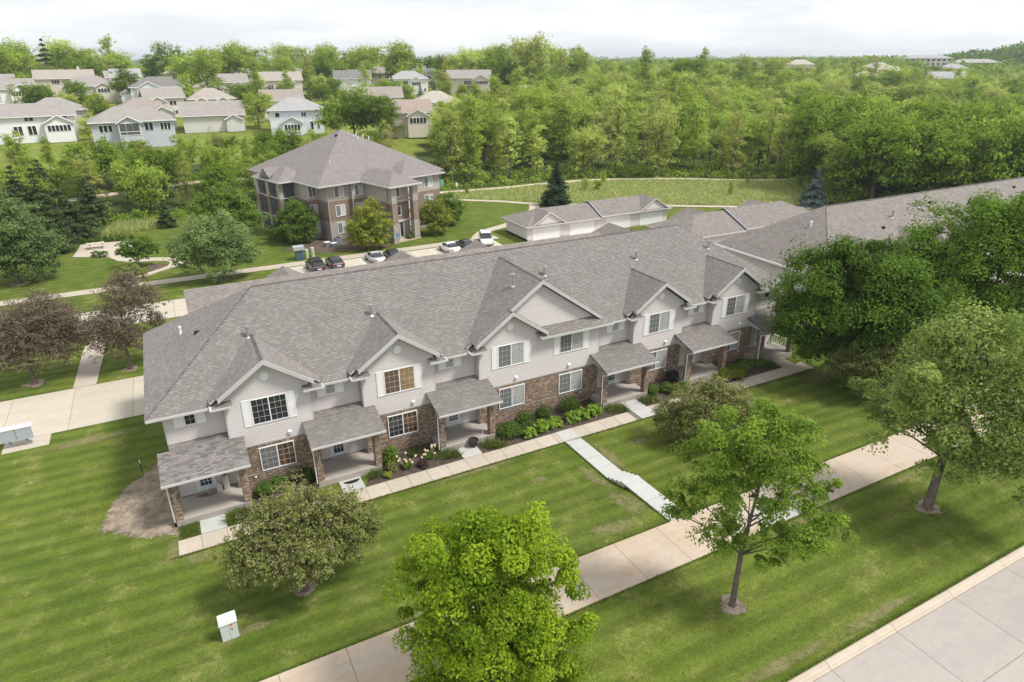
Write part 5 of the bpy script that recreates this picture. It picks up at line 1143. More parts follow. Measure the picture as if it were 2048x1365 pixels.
T4 = tree('broad low crabapple with faded blossom in front of the first porches', (-0.67, -11.04, 0.31), [[0.43, -0.04, 5.24, 1.2], [-1.07, 0.09, 4.87, 1.25], [2.04, -0.18, 4.32, 1.4], [3.33, -0.28, 3.4, 1.05], [-2.29, 0.19, 3.87, 1.15], [-0.35, 0.03, 3.5, 1.7], [1.55, -0.14, 2.9, 1.5], [-1.5, 0.11, 2.5, 1.1], [2.5, -0.2, 2.3, 1.1], [-3.0, 0.24, 3.1, 0.85], [3.9, -0.33, 2.9, 0.7], [1.03, -0.09, 5.9, 0.63], [-1.43, 0.13, 5.4, 0.74], [0.3, 1.7, 4.2, 1.5], [0.3, -1.8, 3.6, 1.4], [-1.6, -1.4, 3.4, 1.1], [2.2, 1.3, 3.6, 1.2], [-2.6, -0.3, 2.5, 0.8], [0.3, -1.2, 2.2, 0.9]], 40000, 0.14, 'l_crab', 1.3, 0.2, 23, name='crabapple_tree', droop=0.5, tuft=.36, per=30, shell=.55)
T5 = tree('faded crabapple in front of the fourth and fifth porches', (28.16, -9.8, 0.09), [[-0.26, 0.28, 3.5, 1.62], [-1.66, 1.72, 2.32, 1.18], [1.14, -1.18, 3.85, 1.49], [2.14, -2.22, 3.1, 1.06], [0.32, -0.33, 2.21, 1.74], [-1.59, 1.65, 1.28, 1.11], [1.52, -1.58, 2.12, 1.07], [0.35, -0.36, 4.86, 0.88]], 44000, 0.13, 'l_crab', 1.0, 0.15, 24, name='crabapple_tree', droop=0.5, tuft=.36, per=30, shell=.55)
T6 = tree('big dark green maple covering the right end of the townhouse', (46.43, -8.55, 0.07), [[1.4, -1.2, 9.2, 2.6], [2.6, -2.2, 7.4, 2.4], [-2.03, 3.21, 8.1, 3.61], [-0.49, 0.77, 9.03, 3.5], [-2.63, 4.15, 5.14, 2.41], [0.49, -0.78, 7.17, 3.08], [-0.89, 1.41, 4.86, 3.63], [1.28, -2.02, 5.24, 2.27], [-2.0, 3.17, 3.0, 2.11], [0.47, -0.74, 3.55, 2.32], [-1.28, 2.02, 10.94, 1.56], [-0.13, 0.21, 11.25, 1.61]], 100000, 0.24, 'l_dark', 2.5, 0.33, 25, name='maple_tree', droop=0.5, tuft=1.05, per=330, shell=.8, rough=.14)
T7 = tree('taller big green maple in front of the second townhouse roof', (61.07, -11.17, 0.34), [[-3.4, 5.6, 7.2, 3.0], [-2.9, 6.0, 4.2, 2.8], [-1.56, 3.47, 11.29, 3.81], [-0.58, 1.28, 12.11, 3.27], [-2.51, 5.61, 9.51, 2.79], [-0.77, 1.71, 7.92, 4.73], [-1.86, 4.15, 5.93, 3.51], [0.42, -0.94, 8.03, 3.5], [-0.71, 1.59, 4.09, 3.46], [0.04, -0.08, 13.2, 2.13], [0.93, -2.07, 10.07, 3.41], [-2.25, 5.03, 4.72, 2.38]], 100000, 0.25, 'l_dark', 2.5, 0.35, 26, name='maple_tree', droop=0.5, light=0.22, tuft=1.1, per=330, shell=.8, rough=.14)
T8 = tree('light green tree at the right edge beyond the silvery maple', (61.14, -17.46, 1.05), [[-1.06, 3.03, 6.44, 2.53], [-1.04, 2.98, 4.18, 2.14], [-0.55, 1.57, 5.04, 2.93]], 16000, 0.2, 'l_mid', 2, 0.2, 27, name='tree', light=0.3, tuft=.62, per=46)
T9 = tree('olive brown crabapple under the big dark maple', (44.85, -11.52, 0.42), [[-1.01, 1.71, 2.7, 1.56], [0.05, -0.09, 3.22, 1.69], [0.76, -1.28, 4.22, 1.49], [-0.54, 0.91, 1.66, 1.31], [0.53, -0.89, 2.12, 1.28], [-1.42, 2.4, 2.96, 1.03]], 22000, 0.14, 'l_crab', 1.0, 0.14, 28, name='crabapple_tree', droop=0.5, light=-0.25, tuft=.36, per=30)
T10 = tree('wide purple-brown crabapple at the far left by the drive', (-16.77, 25.37, 0.0), [[1.0, 0.21, 5.6, 2.36], [2.73, 0.57, 5.38, 2.1], [-0.46, -0.1, 5.3, 2.12], [0.46, 0.1, 3.4, 2.39], [2.55, 0.53, 3.04, 2.0], [-1.37, -0.29, 3.0, 1.71], [2.08, 0.43, 7.17, 1.2], [-2.35, -0.49, 4.45, 1.88], [3.92, 0.81, 4.11, 1.34]], 66000, 0.13, 'l_purple', 2.0, 0.2, 29, name='crabapple_tree', droop=0.2, tuft=.42, per=26, shell=.4, rough=.2)
T11 = tree('purple-brown crabapple with a gap in its crown beside the white walk', (-9.26, 24.81, 0.0), [[0.99, 0.09, 7.06, 2.01], [-0.24, -0.02, 4.94, 2.01], [2.43, 0.23, 6.3, 1.59], [-1.43, -0.13, 3.03, 1.71], [0.93, 0.09, 2.96, 1.6], [-1.86, -0.17, 4.58, 1.42], [2.83, 0.26, 4.26, 1.01], [1.28, 0.12, 8.41, 0.97]], 42000, 0.125, 'l_purple', 2.0, 0.16, 30, name='crabapple_tree', droop=0.2, tuft=.38, per=24, shell=.4, rough=.2)
T12 = tree('large blue-green tree at the left edge of the far lawn', (-22.07, 59.66, 0.0), [[0.69, 0.13, 6.89, 3.6], [2.69, 0.51, 4.64, 2.67], [0.75, 0.14, 3.03, 3.16], [-1.82, -0.34, 4.79, 3.57], [3.23, 0.61, 2.03, 1.55], [0.74, 0.14, 9.07, 2.03]], 36000, 0.26, 'l_pear', 1.6, 0.26, 31, name='pear_tree', light=-0.12, tuft=.62, per=46)
T13 = tree('rounded green pear tree behind the left end of the roof', (1.28, 49.01, 0.0), [[-0.8, 0.04, 5.71, 3.01], [1.39, -0.07, 4.81, 2.68], [-3.42, 0.17, 3.89, 2.38], [-0.09, 0.0, 3.02, 2.87], [2.92, -0.15, 3.12, 1.55], [-4.44, 0.22, 4.53, 1.49], [0.66, -0.03, 7.47, 1.57]], 34000, 0.24, 'l_pear', 1.8, 0.2, 32, name='pear_tree', light=0.08, tuft=.62, per=46)
T14 = tree('darker green tree behind the rounded pear tree', (2.82, 64.44, 0.0), [[-0.11, 0.01, 7.47, 2.32], [-1.79, 0.1, 5.44, 2.33], [2.45, -0.14, 6.52, 2.35], [4.16, -0.24, 4.13, 2.09], [0.74, -0.04, 4.46, 2.8]], 26000, 0.28, 'l_mid', 2, 0.2, 33, name='tree', tuft=.62, per=46)
T15 = tree('small spreading tree beside the patio path', (-8.47, 60.45, 0.0), [[-0.61, -0.03, 2.91, 1.35], [1.21, 0.06, 3.0, 1.36], [0.08, 0.0, 1.9, 1.23], [2.0, 0.1, 2.33, 0.89], [-1.54, -0.08, 2.14, 0.88]], 9000, 0.2, 'l_dark', 0.9, 0.1, 34, name='tree', light=0.15, tuft=.4, per=30)
T16 = tree('low green bush tree beside the path to the patio', (-9.51, 54.33, 0.0), [[-0.7, -0.05, 1.26, 1.02], [0.42, 0.03, 1.21, 1.03], [1.18, 0.08, 0.74, 0.78]], 6000, 0.18, 'l_crab', 0.6, 0.08, 35, name='tree', tuft=.35, per=30)
T18 = tree('dark green tree against the left front of the apartments', (12.76, 62.98, 0.0), [[0.62, -0.1, 4.84, 1.97], [-1.0, 0.15, 3.43, 1.82], [1.91, -0.3, 3.59, 1.84], [0.23, -0.04, 1.79, 1.99], [2.28, -0.35, 1.85, 1.23]], 18000, 0.25, 'l_mid', 1.4, 0.15, 36, name='tree', tuft=.62, per=46)
T19 = tree('yellow-green tree in front of the apartment building', (21.87, 54.21, 0.0), [[0.61, -0.16, 5.59, 1.75], [-0.93, 0.25, 3.83, 1.91], [1.88, -0.5, 4.05, 1.77], [0.3, -0.08, 1.89, 2.08], [-1.79, 0.48, 2.02, 1.33], [2.41, -0.64, 1.76, 1.19]], 18000, 0.25, 'l_yel', 1.2, 0.14, 37, name='tree', light=-0.15, tuft=.62, per=46)
T20 = tree('olive green tree right of the apartment entrance', (33.71, 57.99, 0.0), [[0.21, -0.08, 4.45, 1.75], [-0.83, 0.31, 2.88, 1.6], [1.4, -0.53, 2.81, 1.6], [0.23, -0.09, 1.63, 1.77]], 12000, 0.25, 'l_yel', 1.0, 0.14, 38, name='tree', light=-0.2, tuft=.62, per=46)
T21 = tree('dark green tree at the right corner of the apartments', (39.02, 62.9, 0.0), [[-0.64, 0.26, 3.86, 1.69], [0.65, -0.27, 2.99, 1.53], [-0.33, 0.14, 1.73, 1.7]], 11000, 0.25, 'l_mid', 1.0, 0.14, 39, name='tree', tuft=.62, per=46)
T4_L = [[0.43, -0.04, 5.24, 1.2], [-1.07, 0.09, 4.87, 1.25], [2.04, -0.18, 4.32, 1.4], [3.33, -0.28, 3.4, 1.05], [-2.29, 0.19, 3.87, 1.15], [-0.35, 0.03, 3.5, 1.7], [1.55, -0.14, 2.9, 1.5], [-1.5, 0.11, 2.5, 1.1], [2.5, -0.2, 2.3, 1.1], [-3.0, 0.24, 3.1, 0.85], [3.9, -0.33, 2.9, 0.7], [1.03, -0.09, 5.9, 0.63], [-1.43, 0.13, 5.4, 0.74], [0.3, 1.7, 4.2, 1.5], [0.3, -1.8, 3.6, 1.4], [-1.6, -1.4, 3.4, 1.1], [2.2, 1.3, 3.6, 1.2], [-2.6, -0.3, 2.5, 0.8], [0.3, -1.2, 2.2, 0.9]]
T5_L = [[-0.26, 0.28, 3.5, 1.62], [-1.66, 1.72, 2.32, 1.18], [1.14, -1.18, 3.85, 1.49], [2.14, -2.22, 3.1, 1.06], [0.32, -0.33, 2.21, 1.74], [-1.59, 1.65, 1.28, 1.11], [1.52, -1.58, 2.12, 1.07], [0.35, -0.36, 4.86, 0.88]]
T9_L = [[-1.01, 1.71, 2.7, 1.56], [0.05, -0.09, 3.22, 1.69], [0.76, -1.28, 4.22, 1.49], [-0.54, 0.91, 1.66, 1.31], [0.53, -0.89, 2.12, 1.28], [-1.42, 2.4, 2.96, 1.03]]
def tips(root, lobes, n, seed, size=.10):
    obj('blossom', crown_mesh('blossom', [(l[0], l[1], l[2]+.22, l[3]*1.04) for l in lobes], n, size, M['l_tip'], seed, tuft=.3, per=7, shell=.8, flat=.8), root)
tips(T4, T4_L, 4200, 71); tips(T5, T5_L, 3600, 72); tips(T9, T9_L, 1200, 73)
# conifers
def conifer_mesh(name, h, rad, mat, seed, whorls=16, size=.34, dense=15, droop=.28, tip=.0):
    rng = np.random.RandomState(seed); P = []; D = []
    for i in range(whorls):
        f = i/(whorls-1); z = h*(.06+.92*f); r = rad*(1-f)**.85*rng.uniform(.85, 1.1)+.12
        for a in rng.rand(int(7+8*(1-f)))*2*math.pi:
            L_ = r*rng.uniform(.75, 1.1); n = max(4, int(dense*L_))
            s = np.linspace(.12, 1, n); q = np.stack([np.cos(a)*s*L_, np.sin(a)*s*L_, z-droop*s*L_+.1*s*s*L_], 1)
            for o in range(3):
                P.append(q+rng.normal(0, .12+.05*L_, q.shape)*np.array([1, 1, .5])); D.append(np.tile([np.cos(a), np.sin(a), .3], (n, 1)))
    P = np.concatenate(P); D = np.concatenate(D); V, F = leaf_cloud(P, D, size, rng, .2, .42)
    return npmesh(name, V, F, np.clip(rng.rand(len(P))*.8, 0, 1), mat)
def conifer(label, x, y, h, rad, lm, seed, name='spruce_tree', group=None, **kw):
    t = thing(name, label, 'conifer', (x, y, gz(x, y)), 0, group); b = MB(); b.tube([(0, 0, -.1), (0, 0, h*.5), (0, 0, h*.97)], [h*.022+.05, h*.014+.03, .02], 7); b.build('trunk', 'barkd', t)
    obj('crown', conifer_mesh('crown', h, rad, M[lm], seed, **kw), t); return t
conifer('dark green spruce standing behind the garage block', 62.6, 67.8, 8.4, 3.4, 'l_spruce', 1, size=.42, dense=12)
conifer('blue spruce at the end of the meadow', 105.8, 44.4, 6.8, 2.9, 'l_blue', 2, size=.4, dense=12)
for i, (lab, x, y, h, r_) in enumerate([('cedar nearest the blue-green tree on the left', -17.7, 82, 7.6, 3.2), ('tallest dark cedar at the left wood edge', -19.8, 75.5, 12.2, 3.8), ('cedar behind the blue-green tree at the left', -24.3, 89, 11, 4), ('cedar at the far left edge of the wood', -30, 96, 11, 4.2), ('small cedar right of the tall ones', -15.2, 93, 8, 3.0), ('dark cedar deeper in the left wood', -22, 99, 10, 3.6)]):
    conifer(lab, x, y, h, r_, 'l_cedar', 10+i, 'cedar_tree', 'cedars at the edge of the left wood', size=.5, dense=9, whorls=14, droop=.05)
conifer('small pine on the lawn before the wood', -4.3, 84.2, 4.6, 1.5, 'l_cedar', 30, 'pine_tree', size=.35, whorls=10)
# ------------------------------------------------------------------ prototypes for the woods
def proto(kind, seed):
    rg_ = random.Random(seed)
    if kind == 'round': lobes = [(rg_.uniform(-2.6, 2.6), rg_.uniform(-2.6, 2.6), rg_.uniform(2.2, 9.2), rg_.uniform(1.4, 2.4)) for _ in range(15)]; return lobes, 2.2, .22
    if kind == 'tall': lobes = [(rg_.uniform(-1.9, 1.9)*(1.2-z/16), rg_.uniform(-1.9, 1.9)*(1.2-z/16), z, rg_.uniform(1.0, 1.8)) for z in [2.4+10*i/15 for i in range(16)]]; return lobes, 4.0, .18
    if kind == 'column': lobes = [(rg_.uniform(-.7, .7), rg_.uniform(-.7, .7), 1.5+8*i/9, 1.9*(1-.72*i/9)) for i in range(10)]; return lobes, 1.5, .14
    if kind == 'wide': lobes = [(rg_.uniform(-4.2, 4.2), rg_.uniform(-4.2, 4.2), rg_.uniform(3.6, 8.8), rg_.uniform(1.9, 3.0)) for _ in range(15)]; return lobes, 2.6, .28
PR = []
for kind, lm, nl, sz, nm, lab in [('round', 'l_wood', 6500, .40, 'leafy_tree', 'rounded spring-green tree in the wood'), ('tall', 'l_wood', 5200, .36, 'leafy_tree', 'tall loose spring-green tree in the wood'), ('tall', 'l_woodl', 3000, .34, 'leafy_tree', 'tall thin pale tree in the wood with branches showing'), ('round', 'l_woodd', 7000, .42, 'leafy_tree', 'rounded deep green tree in the wood'), ('wide', 'l_woodd', 9500, .46, 'leafy_tree', 'wide deep green tree in the wood'), ('column', 'l_yel', 4200, .36, 'leafy_tree', 'yellow-green cone-shaped tree in the wood'), ('round', 'l_woodl', 5200, .40, 'leafy_tree', 'rounded pale yellow-green tree in the wood'), ('tall', 'l_olive', 2500, .32, 'leafy_tree', 'thin olive tree in the wood with grey branches'), ('wide', 'l_wood', 9000, .44, 'leafy_tree', 'wide spring-green tree in the wood')]:
    for v in range(2):
        lobes, h0, r0 = proto(kind, len(PR)*7+3)
        cm = crown_mesh('crown', lobes, nl, sz, M[lm], len(PR)+200, tuft=1.0, per=26, shell=.5, droop=.3, flat=.9, rough=.2); tm = trunk_mesh('trunk', lobes, h0, r0, 'bark', len(PR)+300, n=6)
        PR.append((kind, lm, nm, lab, cm, tm))
def plant_tree(pi_, x, y, s, rz, label=None, group=None, sz=None, name=None):
    kind, lm, nm, lab, cm, tm = PR[pi_]; t = thing(name or nm, label or lab, 'tree', (x, y, gz(x, y)-.1), rz, group); t.scale = (s, s, s*(sz or 1))
    obj('trunk', tm, t); obj('crown', cm, t); return t
frg = random.Random(21)
CAMX, CAMY = -3.21, -39.97
def scatter(n, inside, spacing, box, tries=40000):
    pts = []; cell = {}
    for _ in range(tries):
        x = frg.uniform(box[0], box[1]); y = frg.uniform(box[2], box[3])
        if not inside(x, y): continue
        sp = spacing(x, y); g = (int(x//14), int(y//14)); ok = True
        for i in (-1, 0, 1):
            for j in (-1, 0, 1):
                for p, q, s in cell.get((g[0]+i, g[1]+j), ()):
                    if (p-x)**2+(q-y)**2 < sp*sp: ok = False
        if ok:
            pts.append((x, y)); cell.setdefault(g, []).append((x, y, sp))
            if len(pts) >= n: break
    return pts
def az(x, y): return math.degrees(math.atan2(x-CAMX, y-CAMY))
def dist(x, y): return math.hypot(x-CAMX, y-CAMY)
HOUSES = [o.location.xy for o in COL.objects if o.get('category') in ('house', 'building')]
def clear(x, y, r=11): return all((x-h.x)**2+(y-h.y)**2 > r*r for h in HOUSES)
# right-hand wood: front ranks
def in_right(x, y): return inpoly(x, y, FLOOR_R) and 21.8 < az(x, y) < 68 and clear(x, y, 9)
wood = sorted(scatter(150, lambda x, y: in_right(x, y) and dist(x, y) < 215, lambda x, y: 5.2+max(0, dist(x, y)-130)*.035, (36, 240, 8, 225)), key=lambda p: dist(*p))
def edge_d(x, y): return min(math.hypot(x-(a[0]+(b_[0]-a[0])*t), y-(a[1]+(b_[1]-a[1])*t)) for a, b_ in zip(FLOOR_R[:11], FLOOR_R[1:12]) for t in (0, .25, .5, .75))
GW = 'trees of the wood behind the meadow'; WT = []
for i, (x, y) in enumerate(wood):
    a = az(x, y)
    if a <= 50 and edge_d(x, y) < 12: k = frg.choice((2, 3, 4, 5, 4, 5, 14, 15, 0, 12)); s = frg.uniform(.95, 1.35)
    elif a > 50: k = frg.choice((6, 7, 8, 9, 8, 9, 0, 1, 16, 17)); s = frg.uniform(1.15, 1.6)
    elif frg.random() < .08: k = frg.choice((10, 11)); s = frg.uniform(.8, 1.15)
    else: k = frg.choice((0, 1, 0, 1, 2, 4, 12, 13, 12, 13, 16, 17, 16, 17, 6, 14)); s = frg.uniform(.85, 1.25)
    WT.append((k, x, y, s, frg.uniform(0, 6.28), frg.uniform(.9, 1.15)))
ORD = 'first second third fourth fifth sixth seventh eighth ninth tenth eleventh twelfth thirteenth fourteenth fifteenth sixteenth seventeenth eighteenth nineteenth twentieth'.split()
WT.sort(key=lambda q: az(q[1], q[2])); nf = [0, 0]
for k, x, y, s, r_, z_ in WT:
    lab = PR[k][3].replace('in the wood', 'deep in the wood')
    if edge_d(x, y) < 8:
        side = 0 if az(x, y) < 52 else 1
        if nf[side] < 20: lab = PR[k][3].replace('in the wood', ('%s in the front rank from the green sign' if side == 0 else '%s in the front rank past the blue spruce') % ORD[nf[side]]); nf[side] += 1
        else: lab = PR[k][3].replace('in the wood', 'in the front rank of the wood, right part')
    plant_tree(k, x, y, s, r_, lab, GW, z_)
# left-hand wood between the lawn and the houses
GL = 'trees of the left wood'
LP = [(-48, 92), (-28, 92), (-12, 96), (0, 92), (10, 93), (24, 97), (36, 99), (44, 103), (44, 124), (20, 128), (-58, 134)]
for x, y in scatter(62, lambda x, y: inpoly(x, y, LP), lambda x, y: 6.0, (-58, 46, 88, 136)):
    k = frg.choice((6, 7, 0, 1, 8, 14, 15, 3, 2, 6)); s = frg.uniform(.62, .92)
    if y > 116: s *= .72
    plant_tree(k, x, y, s, frg.uniform(0, 6.28), label=PR[k][3].replace('in the wood', 'in the left wood'), group=GL)
# specimen trees among the houses
for i, (lab, k, x, y, s) in enumerate([
 ('tall bright tree rising beside the beige house on the hill', 0, 18.5, 258, 1.75), ('large dark green tree right in front of the brown-roofed cream house', 8, 50, 137, 1.15), ('large green tree in front of the wide pinkish roof', 9, 44, 141, 1.2), ('round green tree between the blue-grey and brown-roofed houses', 0, -15.5, 178, .95),
 ('huge yellow-green tree on the skyline right of the taupe house', 12, 158, 252, 2.3), ('second huge yellow-green tree on the skyline', 13, 166, 262, 2.1), ('weeping pale tree before the white walkout house', 14, 112, 243, 1.2), ('birch with pale leaves before the white steep-roofed house', 4, 75, 236, 1.15), ('green tree left of the pale blue hip-roofed house', 6, -10, 255, 1.2),
 ('small round tree by the drive of the tan gabled house', 12, 62, 262, .8), ('pale tree between the two hedges', 2, 33, 232, .9), ('dark bushy tree left of the beige twin-gabled house', 8, -33, 222, .9), ('bushy tree below the deck of the beige twin-gabled house', 7, -24, 236, .9), ('light tree at the corner of the pale blue hip-roofed house', 2, 9, 215, .95),
 ('green tree right of the low pink-brown roof', 0, 24, 170, .95), ('pale loose tree near the plain roof', 4, 26, 160, .8), ('yellow-green tree below the cream walkout house', 13, 69, 139, .8), ('tall loose tree right of the cream walkout house', 3, 74, 128, 1.15), ('thin pale tree above the apartment roof', 5, 66, 122, 1.0), ('tall loose tree beside the low tan hip roof', 2, 94, 158, 1.1), ('tall spring-green tree before the taupe house lawn', 3, 104, 160, 1.2),
 ('green tree before the white steep-roofed house', 16, 84, 232, .75), ('bright yellow-green cone tree near the tan gabled house', 10, 66, 300, 1.7), ('grey-green tree before the white stepped house', 14, -37, 205, .8), ('round tree on the lawn by the long white house', 12, -18, 163, .55)]):
    plant_tree(k, x, y, s, i*1.3, lab, 'specimen trees among the houses')
def suburb(x, y): return clear(x, y, 12) and not any(0 < h.y-y < 30 and abs(h.x-x) < 9 for h in HOUSES) and -12 < az(x, y) < 33
for x, y in scatter(46, lambda x, y: suburb(x, y) and inpoly(x, y, [(-70, 205), (-20, 205), (60, 205), (150, 205), (200, 260), (170, 300), (-80, 300)]), lambda x, y: 12, (-90, 200, 200, 300)):
    k = frg.choice((0, 1, 6, 14, 12, 3, 8)); plant_tree(k, x, y, frg.uniform(.5, .85), frg.uniform(0, 6), PR[k][3].replace('in the wood', 'among the houses'), 'garden trees among the houses')
GS = 'trees along the skyline behind the houses'
for x, y in scatter(62, lambda x, y: clear(x, y, 13) and -14 < az(x, y) < 34 and 352 < dist(x, y) < 415, lambda x, y: 12.0, (-130, 260, 250, 400)):
    k = frg.choice((0, 1, 2, 12, 13, 16, 6, 7, 16, 17, 9, 0, 12)); plant_tree(k, x, y, frg.uniform(1.15, 1.9), frg.uniform(0, 6), PR[k][3].replace('in the wood', 'on the skyline'), GS, sz=frg.uniform(.9, 1.15))
for px_, d_, k, s in [(31.5, 330, 14, 2.1), (33.5, 350, 4, 2.0), (38.3, 300, 2, 2.3), (41.2, 340, 8, 2.1), (42.8, 350, 3, 2.2), (44.0, 335, 0, 2.0), (46.5, 380, 16, 2.1), (48.0, 390, 12, 2.0), (53.5, 360, 14, 2.0), (54.8, 365, 15, 2.0), (56.3, 380, 17, 1.9), (36.4, 300, 12, 1.5), (40.2, 280, 10, 1.5), (42.2, 270, 10, 1.6), (44.2, 275, 11, 1.45), (46.0, 285, 10, 1.3)]:
    plant_tree(k, CAMX+d_*math.sin(R(px_)), CAMY+d_*math.cos(R(px_)), s*(.68 if k in (2, 3, 4, 5, 14, 15) else .72), px_*3, PR[k][3].replace('in the wood', 'standing above the far wood'), 'tall trees standing above the far wood')
# hedges of arborvitae, blue spruces of the suburb
def hedge(label, x0, y0, x1, y1, n, h):
    hd = thing('hedge', label, 'hedge', (x0, y0, gz(x0, y0)), 0, 'clipped evergreen hedges'); lb = []
    for i in range(n):
        t = i/(n-1); x = x0+(x1-x0)*t; y = y0+(y1-y0)*t; dz = gz(x, y)-gz(x0, y0)
        lb += [(x-x0, y-y0, dz+h*q, 1.3*(1.05-q*.45)) for q in (.15, .4, .65, .88)]
    obj('foliage', crown_mesh('foliage', lb, n*260, .5, M['l_spruce'], n, tuft=.35, per=8, light=.25), hd)
hedge('long dark evergreen hedge below the beige and tan houses', 16, 243, 45, 241, 26, 5.4); hedge('second dark hedge right of the tan gabled house', 49, 240, 60, 238, 10, 4.6)
for i, (x, y) in enumerate([(98, 236), (104, 235), (109, 233), (116, 230), (92, 238), (121, 232)]): conifer('young blue spruce in the row before the white walkout house', x, y, 5.6+.5*(i % 3), 1.9, 'l_blue', 50+i, group='young blue spruces in a row', size=.5, whorls=9, dense=6)
for i in range(5): conifer('small dark column shrub in the row below the pale blue house', -4.5+2.2*i, 218, 2.6, .6, 'l_spruce', 60+i, 'column_shrub', 'column shrubs in a row', size=.4, whorls=7, dense=6)
conifer('dark pine on the skyline left', -39.5, 332, 21, 7, 'l_spruce', 70, 'pine_tree', size=1.1, dense=9, whorls=11); conifer('dark conifer beside the birch house', 88, 243, 9, 3, 'l_spruce', 71, size=.6, dense=6, whorls=10)
# ------------------------------------------------------------------ stuff: far woods, undergrowth, meadow
def stuff_clumps(name, pts, lm, seed, per=60, size=.5, rad=1.4, flat=.7, same=1):
    rng = np.random.RandomState(seed); P = []; D = []; S = []
    for x, y, z, s in pts:
        d = rng.normal(0, 1, (per, 3)); d /= np.linalg.norm(d, axis=1)[:, None]; q = d*np.array([1, 1, flat])*rad*s*(.55+.5*rng.rand(per))[:, None]
        q[:, 2] = np.abs(q[:, 2]) if flat < .9 else q[:, 2]; P.append(q+np.array([x, y, z])); D.append(d); S.append(np.full(per, size*s))
    P = np.concatenate(P); D = np.concatenate(D); S = np.concatenate(S); V, F = leaf_cloud(P, D, S, rng, .2, .7); T = np.clip(np.repeat(rng.rand(len(pts)//same+1), per*same)[:len(P)]*.65+rng.rand(len(P))*.4, 0, 1)
    return obj(name, npmesh(name, V, F, T, M[lm]), kind='stuff')
def woods_mass(name, crown, pts):
    """one mass of distant crowns: points that carry copies of a crown by geometry nodes"""
    n = len(pts); me = bpy.data.meshes.new(name); me.vertices.add(n); me.vertices.foreach_set('co', np.array([p[:3] for p in pts], np.float32).ravel())
    for k, c in (('size', 3), ('turn', 4)):
        a = me.attributes.new(k, 'FLOAT', 'POINT'); a.data.foreach_set('value', np.array([p[c] for p in pts], np.float32))
    o = obj(name, me, kind='stuff'); ng = bpy.data.node_groups.new(name, 'GeometryNodeTree'); ng.interface.new_socket('Geometry', in_out='INPUT', socket_type='NodeSocketGeometry'); ng.interface.new_socket('Geometry', in_out='OUTPUT', socket_type='NodeSocketGeometry')
    N = ng.nodes; L = ng.links; gi = N.new('NodeGroupInput'); go = N.new('NodeGroupOutput'); mp = N.new('GeometryNodeMeshToPoints'); ip = N.new('GeometryNodeInstanceOnPoints'); oi = N.new('GeometryNodeObjectInfo'); oi.inputs['Object'].default_value = crown; oi.inputs['As Instance'].default_value = True
    a1 = N.new('GeometryNodeInputNamedAttribute'); a1.data_type = 'FLOAT'; a1.inputs[0].default_value = 'size'; a2 = N.new('GeometryNodeInputNamedAttribute'); a2.data_type = 'FLOAT'; a2.inputs[0].default_value = 'turn'; cx = N.new('ShaderNodeCombineXYZ')
    L.new(gi.outputs[0], mp.inputs[0]); L.new(mp.outputs[0], ip.inputs['Points']); L.new(oi.outputs['Geometry'], ip.inputs['Instance']); L.new(a2.outputs[0], cx.inputs[2]); L.new(cx.outputs[0], ip.inputs['Rotation']); L.new(a1.outputs[0], ip.inputs['Scale']); L.new(ip.outputs[0], go.inputs[0])
    md = o.modifiers.new('crowns', 'NODES'); md.node_group = ng; return o
CROWN = {}
for o in list(COL.objects):
    if o.name.split('.')[0] == 'crown' and o.parent: CROWN.setdefault(o.data.name, o)
mass = {}
for _ in range(1150):
    while True:
        a = R(frg.uniform(19, 69)); d = 195*math.exp(frg.uniform(0, 1.15)); x = CAMX+d*math.sin(a); y = CAMY+d*math.cos(a)
        if clear(x, y, 12) and not (az(x, y) < 29 and 160 < d < 330) and not (d < 215 and not inpoly(x, y, FLOOR_R)): break
    k = frg.choice((0, 1, 12, 13, 16, 17, 6, 7, 8, 9, 0, 13, 12, 10, 11, 2, 14)); mass.setdefault(k, []).append((x, y, gz(x, y)-1.5, frg.uniform(.75, 1.2) if d < 430 else frg.uniform(.6, 1.0), frg.uniform(0, 6.28)))
for k, q in mass.items():
    cr = CROWN.get(PR[k][4].name)
    if cr: woods_mass('distant_woods', cr, q)
pts = []
for _ in range(1700):
    a = R(frg.uniform(-14, 68)); d = 600*math.exp(frg.uniform(0, 1.9)); x = CAMX+d*math.sin(a); y = CAMY+d*math.cos(a); s = (d/600)**.75
    pts.append((x, y, gz(x, y)+3.0, s*frg.uniform(.9, 1.5)))
stuff_clumps('far_woods', pts, 'l_woodd', 5, 44, 2.6, 9, .45)
pts = []
for _ in range(420):
    a = R(frg.uniform(57, 70)); d = frg.uniform(800, 1150); x = CAMX+d*math.sin(a); y = CAMY+d*math.cos(a); h = 18*min(1, max(0, (math.degrees(a)-58)/6))
    for q in range(2): pts.append((x, y, gz(x, y)+3+(h*frg.random() if q else 0), frg.uniform(.8, 1.3)))
stuff_clumps('wooded_ridge', pts, 'l_dark', 6, 46, 2.4, 8, .8)
